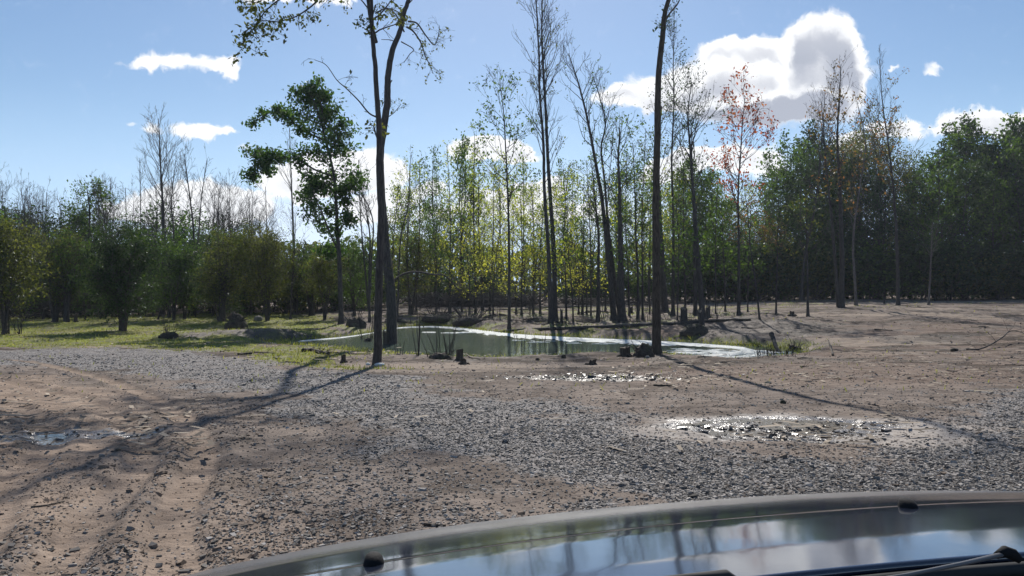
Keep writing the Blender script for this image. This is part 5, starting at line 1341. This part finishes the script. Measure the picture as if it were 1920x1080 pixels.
m_, t_, b_, o_ = new_mat('worn_wiper_paint'); b_.inputs['Base Color'].default_value = (.10, .10, .105, 1); b_.inputs['Roughness'].default_value = .5; M['greyarm'] = m_
def build_car():
    root = thing('car', 'dark glossy car bonnet with washer nozzles and wiper along the bottom of the view', 'car', (0, 0, 0))
    o0 = carp(UC, .2, 0); root.location = (o0[0], o0[1], gz(o0[0], o0[1]))
    base = np.array(root.location)
    def grid(us, vs, fn):
        U, V_ = np.meshgrid(us, vs, indexing='ij')
        P = np.array([[fn(u, v) for v in vs] for u in us]).reshape(-1, 3)
        i = np.arange(len(us) * len(vs)).reshape(len(us), len(vs))
        return P, np.stack([i[:-1, :-1], i[1:, :-1], i[1:, 1:], i[:-1, 1:]], -1).reshape(-1, 4)
    us = UC + np.linspace(-.88, .88, 120); vs = np.linspace(0, 1, 110)
    def vmap(u, t):     # rear edge is bowed
        vr = .70 - .02 + .10 * ((u - UC) / .85) ** 2 * -1 + .02
        vr = .715 - .045 * abs(u - .35) ** 1.5
        return vr + (1.66 - vr) * t
    def hp(u, t):
        v = vmap(u, t); d = hood_drop(u, v)
        # a pressed crease runs across behind the front
        d += .0022 * math.exp(-((v - (.93 - .05 * (u - .4))) / .012) ** 2) * 0
        k = sstep(.955, .965, np.array(v + .03 * (u - UC) ** 2)); d += .0035 * float(k)
        return carp(u, v, d) - base
    P, F = grid(us, vs, hp)
    vv = np.array([[vmap(u, t) for t in vs] for u in us]).ravel()
    dust = sstep(1.0, 1.12, vv) * .6
    me = mesh_quads('hood', P, F, [M['paint']], True, {'dust': dust}); link('hood', me, root)
    # rolled rear lip of the bonnet
    g = Geo(); g.tube([carp(u, vmap(u, 0), hood_drop(u, vmap(u, 0)) + .004) - base for u in us[::4]], np.full(len(us[::4]), .007), 8)
    link('hood_lip', g.mesh('hood_lip', [M['paint']]), root)
    # flanks under the bonnet
    for s in (-1, 1):
        def fp(t, w, s=s):
            v = -.2 + 1.80 * t; u = UC + s * (.88 + .08 * math.sin(min(1, w * 1.3) * 1.57)); d0 = hood_drop(UC + s * .88, max(.6, v)) 
            d = d0 + .004 + (.86 - d0) * w
            wc = math.hypot((v - .95), (d - .92)); 
            if s and wc < .30: d = .92 - math.sqrt(max(0, .30 ** 2 - (v - .95) ** 2)) if abs(v - .95) < .30 else d
            return carp(u, v, d) - base
        P, F = grid(np.linspace(0, 1, 50), np.linspace(0, 1, 16), fp)
        link('fender', mesh_quads('fender', P, F, [M['paint']], True, {'dust': np.full(len(P), .3)}), root)
        # wheel
        def ring(u0, prof, mat, name, par):
            a = np.linspace(0, 2 * math.pi, 40, endpoint=False); n = len(prof)
            V = np.array([[carp(UC + s * (u0 + du), .95 + r * math.cos(x), .92 + r * math.sin(x) + .0) - base for x in a] for (du, r) in prof]).reshape(-1, 3)
            i = np.arange(n * 40).reshape(n, 40); j = np.roll(i, -1, 1)
            return link(name, mesh_quads(name, V, np.stack([i[:-1], j[:-1], j[1:], i[1:]], -1).reshape(-1, 4), [mat], True), par)
        wh = ring(.74, [(-.10, .17), (-.10, .25), (-.06, .275), (.06, .275), (.10, .25), (.10, .17)], M['rubber'], 'wheel', root)
        ring(.74, [(.06, .0), (.07, .05), (.05, .08), (.06, .14), (.095, .17), (.10, .178)], M['metal'], 'rim', wh)
        # headlight
        def lp(a, b):
            u = UC + s * (.62 + .20 * a); v = 1.665 - .16 * a ** 2 * 1.2 - .02 * b; d = .52 + .14 * b + .05 * a * -1
            return carp(u, v + .012 * math.sin(a * 3.14) * math.sin(b * 3.14), d + .12) - base
        P, F = grid(np.linspace(0, 1, 10), np.linspace(0, 1, 8), lp)
        link('headlight', mesh_quads('headlight', P, F, [M['lens']], True), root)
    def bp(t, w):
        s = -1 + 2 * t; u = UC + s * .88; v = 1.675 - .22 * abs(s) ** 4 + .05 * math.sin(w * 3.14); return carp(u, v, .74 + .26 * w) - base
    P, F = grid(np.linspace(0, 1, 40), np.linspace(0, 1, 14), bp)
    link('bumper', mesh_quads('bumper', P, F, [M['plastic']], True), root)
    g = Geo()
    for k in range(7):
        g.tube([carp(UC + x, 1.66, .66 + .018 * k) - base for x in np.linspace(-.6, .6, 9)], np.full(9, .009), 6, cap=True)
    link('grille', g.mesh('grille', [M['plastic']]), root)
    # cowl between bonnet and windscreen: stepped ribbed plastic, lower than the bonnet
    def cp(t, w):
        u = UC - .86 + 1.72 * t; vr = vmap(u, 0) - .008
        v = vr - .22 * w; d = .315 - .012 * w + .012 * math.cos(w * 9) * (1 - w) + .02 * max(0, .25 - w) * 4
        return carp(u, v, d) - base
    P, F = grid(np.linspace(0, 1, 100), np.linspace(0, 1, 24), cp)
    link('cowl', mesh_quads('cowl', P, F, [M['plastic']], True), root)
    g = Geo(); g.tube([carp(u, vmap(u, 0) - .010, hood_drop(u, vmap(u, 0)) + .013) - base for u in us[::4]], np.full(len(us[::4]), .010), 8)
    link('cowl_seal', g.mesh('cowl_seal', [M['rubber']]), root)
    # washer nozzles on the bonnet: small black hooded lumps
    for (px, py) in ((701, 1057), (1703, 951)):
        d = np.array([(px - 960) / FPX, 1.0, -(py - HOR) / FPX]); best = None
        for v in np.linspace(.75, 1.1, 400):
            # ray to the bonnet surface
            for _ in range(1):
                # u of the ray at this v: solve depth from v
                Y = v * SCL / (d[0] * cf[0] + cf[1]); X = d[0] * Y; u = (X * cr_[0] + Y * cr_[1]) / SCL
                e = abs((CAMH + d[2] * Y) - carp(u, v, hood_drop(u, v))[2])
                if best is None or e < best[0]: best = (e, u, v)
        _, u, v = best; c = carp(u, v, hood_drop(u, v))
        nz = Geo(); a = np.linspace(0, 2 * math.pi, 20, endpoint=False); rows = []
        for (h, sx, sy, oy) in ((-.008, 1.2, 1.3, 0), (.001, 1.15, 1.25, 0), (.007, 1.0, 1.1, .002), (.0115, .82, .85, .005), (.0135, .55, .55, .007), (.0138, .02, .02, .008)):
            rows.append([np.array([math.cos(x) * sx * .0135, math.sin(x) * sy * .015 + oy, h]) for x in a])
        V = np.array(rows).reshape(-1, 3)
        V = np.stack([V[:, 0] * cr_[0] + V[:, 1] * cf[0], V[:, 0] * cr_[1] + V[:, 1] * cf[1], V[:, 2]], 1) + c - base
        i = np.arange(len(rows) * 20).reshape(len(rows), 20); j = np.roll(i, -1, 1)
        link('washer_nozzle', mesh_quads('washer_nozzle', V, np.stack([i[:-1], j[:-1], j[1:], i[1:]], -1).reshape(-1, 4), [M['plastic']], True), root)
    # wiper: arm, blade, pivot
    def W(px, py, dep): return np.array(P3(px, py, dep)) - base
    g = Geo(); g.tube([W(1560, 1100, .80), W(1700, 1078, .86), W(1800, 1058, .90), W(1878, 1040, .93)], [.0018, .0022, .0026, .003], 8, cap=True)
    wa = link('wiper_arm', g.mesh('wiper_arm', [M['greyarm']]), root)
    g = Geo(); g.tube([W(1868, 1042, .93), W(1884, 1034, .935), W(1900, 1040, .935), W(1915, 1052, .93)], [.004, .007, .007, .004], 10, cap=True)
    link('pivot', g.mesh('pivot', [M['plastic']]), wa)
    g = Geo(); g.tube([W(1130, 1100, .70), W(1300, 1086, .74), W(1360, 1081, .76), W(1384, 1092, .76)], [.004, .006, .007, .004], 8, cap=True)
    link('wiper_blade', g.mesh('wiper_blade', [M['rubber']]), wa)
build_car()

# ================================================================== pale air added to lift the darks as windscreen glare does
def build_glare_haze():
    x0, x1, y0, y1, z0, z1 = -2600, 2600, -300, 1000, -6, 42
    V = np.array([[x, y, z] for z in (z0, z1) for y in (y0, y1) for x in (x0, x1)], float)
    F = np.array([[0, 2, 3, 1], [4, 5, 7, 6], [0, 1, 5, 4], [2, 6, 7, 3], [0, 4, 6, 2], [1, 3, 7, 5]])
    m = bpy.data.materials.new('glare_haze_air'); m.use_nodes = True; t = NT(m.node_tree)
    t.n.remove(t.n['Principled BSDF'])
    v = t.node('ShaderNodeVolumePrincipled'); v.inputs['Color'].default_value = (.80, .88, 1, 1); v.inputs['Density'].default_value = GLARE_HAZE
    v.inputs['Anisotropy'].default_value = .35
    t.l.new(v.outputs[0], t.n['Material Output'].inputs['Volume'])
    tag(link('glare_haze', mesh_quads('glare_haze', V, F, [m])), 'thin pale air added over the clearing to stand for windscreen glare', 'glare_haze', kind='stuff')
GLARE_HAZE = .0002
build_glare_haze()

# ================================================================== labels of the copies: where each one stands
LM = [(8, 'yellowish bush at the border'), (102, 'wide leaning bush'), (165, 'bright green tree'), (232, 'big dark bush'), (308, 'tallest bare tree'), (364, 'twin stemmed bare tree'),
      (440, 'upturned root ball'), (500, 'pale boulder'), (555, 'pale forked trunk'), (640, 'leafy leaning tree'), (712, 'slender foreground trunk'), (784, 'bare stem bundle'), (862, 'broken stump'),
      (955, 'slim far shore tree'), (1036, 'tall bare twin trunks'), (1100, 'slim leaning trunk'), (1150, 'curved trunk'), (1196, 'squat mossy stumps'), (1234, 'lone tall trunk'), (1315, 'leaning grey stump'),
      (1385, 'red maple'), (1455, 'short field sapling'), (1515, 'sturdy field sapling'), (1577, 'clump of tall trunks'), (1684, 'bare topped field tree'), (1741, 'pale field sapling'), (1870, 'forked fallen branch')]
def relabel():
    cells = {}
    for o in bpy.data.objects:
        if o.parent is None and 'group' in o and 'category' in o and o.location.y > 1:
            px = 960 + FPX * o.location.x / o.location.y
            if px < -40 or px > 1990:
                o['label'] = o['label'].split(' of the ')[0] + (' beyond the left border' if px < 0 else ' beyond the right border'); continue
            d, nm_ = min((abs(px - p), n) for p, n in LM); p = [q for q, n in LM if n == nm_][0]
            side = 'left of' if px < p - 9 else ('right of' if px > p + 9 else 'straight behind')
            if o.location.y < 40: side = side.replace('straight behind', 'close to')
            cells.setdefault((o['group'], nm_, side), []).append(o)
    short = {'trees of the dark wood edge at the right': 'in the right wood', 'trees of the sunlit wood behind the pond': 'in the sunlit wood', 'bushy trees of the left thicket': 'in the left thicket'}
    for (gname, nm_, side), L in cells.items():
        L.sort(key=lambda o: o.location.y)
        for k, o in enumerate(L):
            words = o['label'].split(' of the ')[0] if gname in short else o['label']
            for cut in (' in the thinned wood behind the pond', ' lying among the litter on the ground', ' behind the pond', ' showing over the left thicket', ' rising', ' at the foot of the right wood', ' over the dark wood at the right', ' under the left thicket'): words = words.replace(cut, '')
            ordw = ['nearest', 'second nearest', 'third nearest', 'fourth nearest', 'fifth nearest', 'sixth nearest', 'seventh nearest', 'eighth nearest', 'ninth nearest', 'tenth nearest', 'eleventh nearest', 'twelfth nearest']
            rank = '' if len(L) == 1 else ', ' + (ordw[k] if k < 12 else 'farthest back')
            lab = '%s%s %s the %s' % (words, rank, side, nm_)
            if len(lab.split()) > 16: print('LONG', lab)
            o['label'] = lab
relabel()
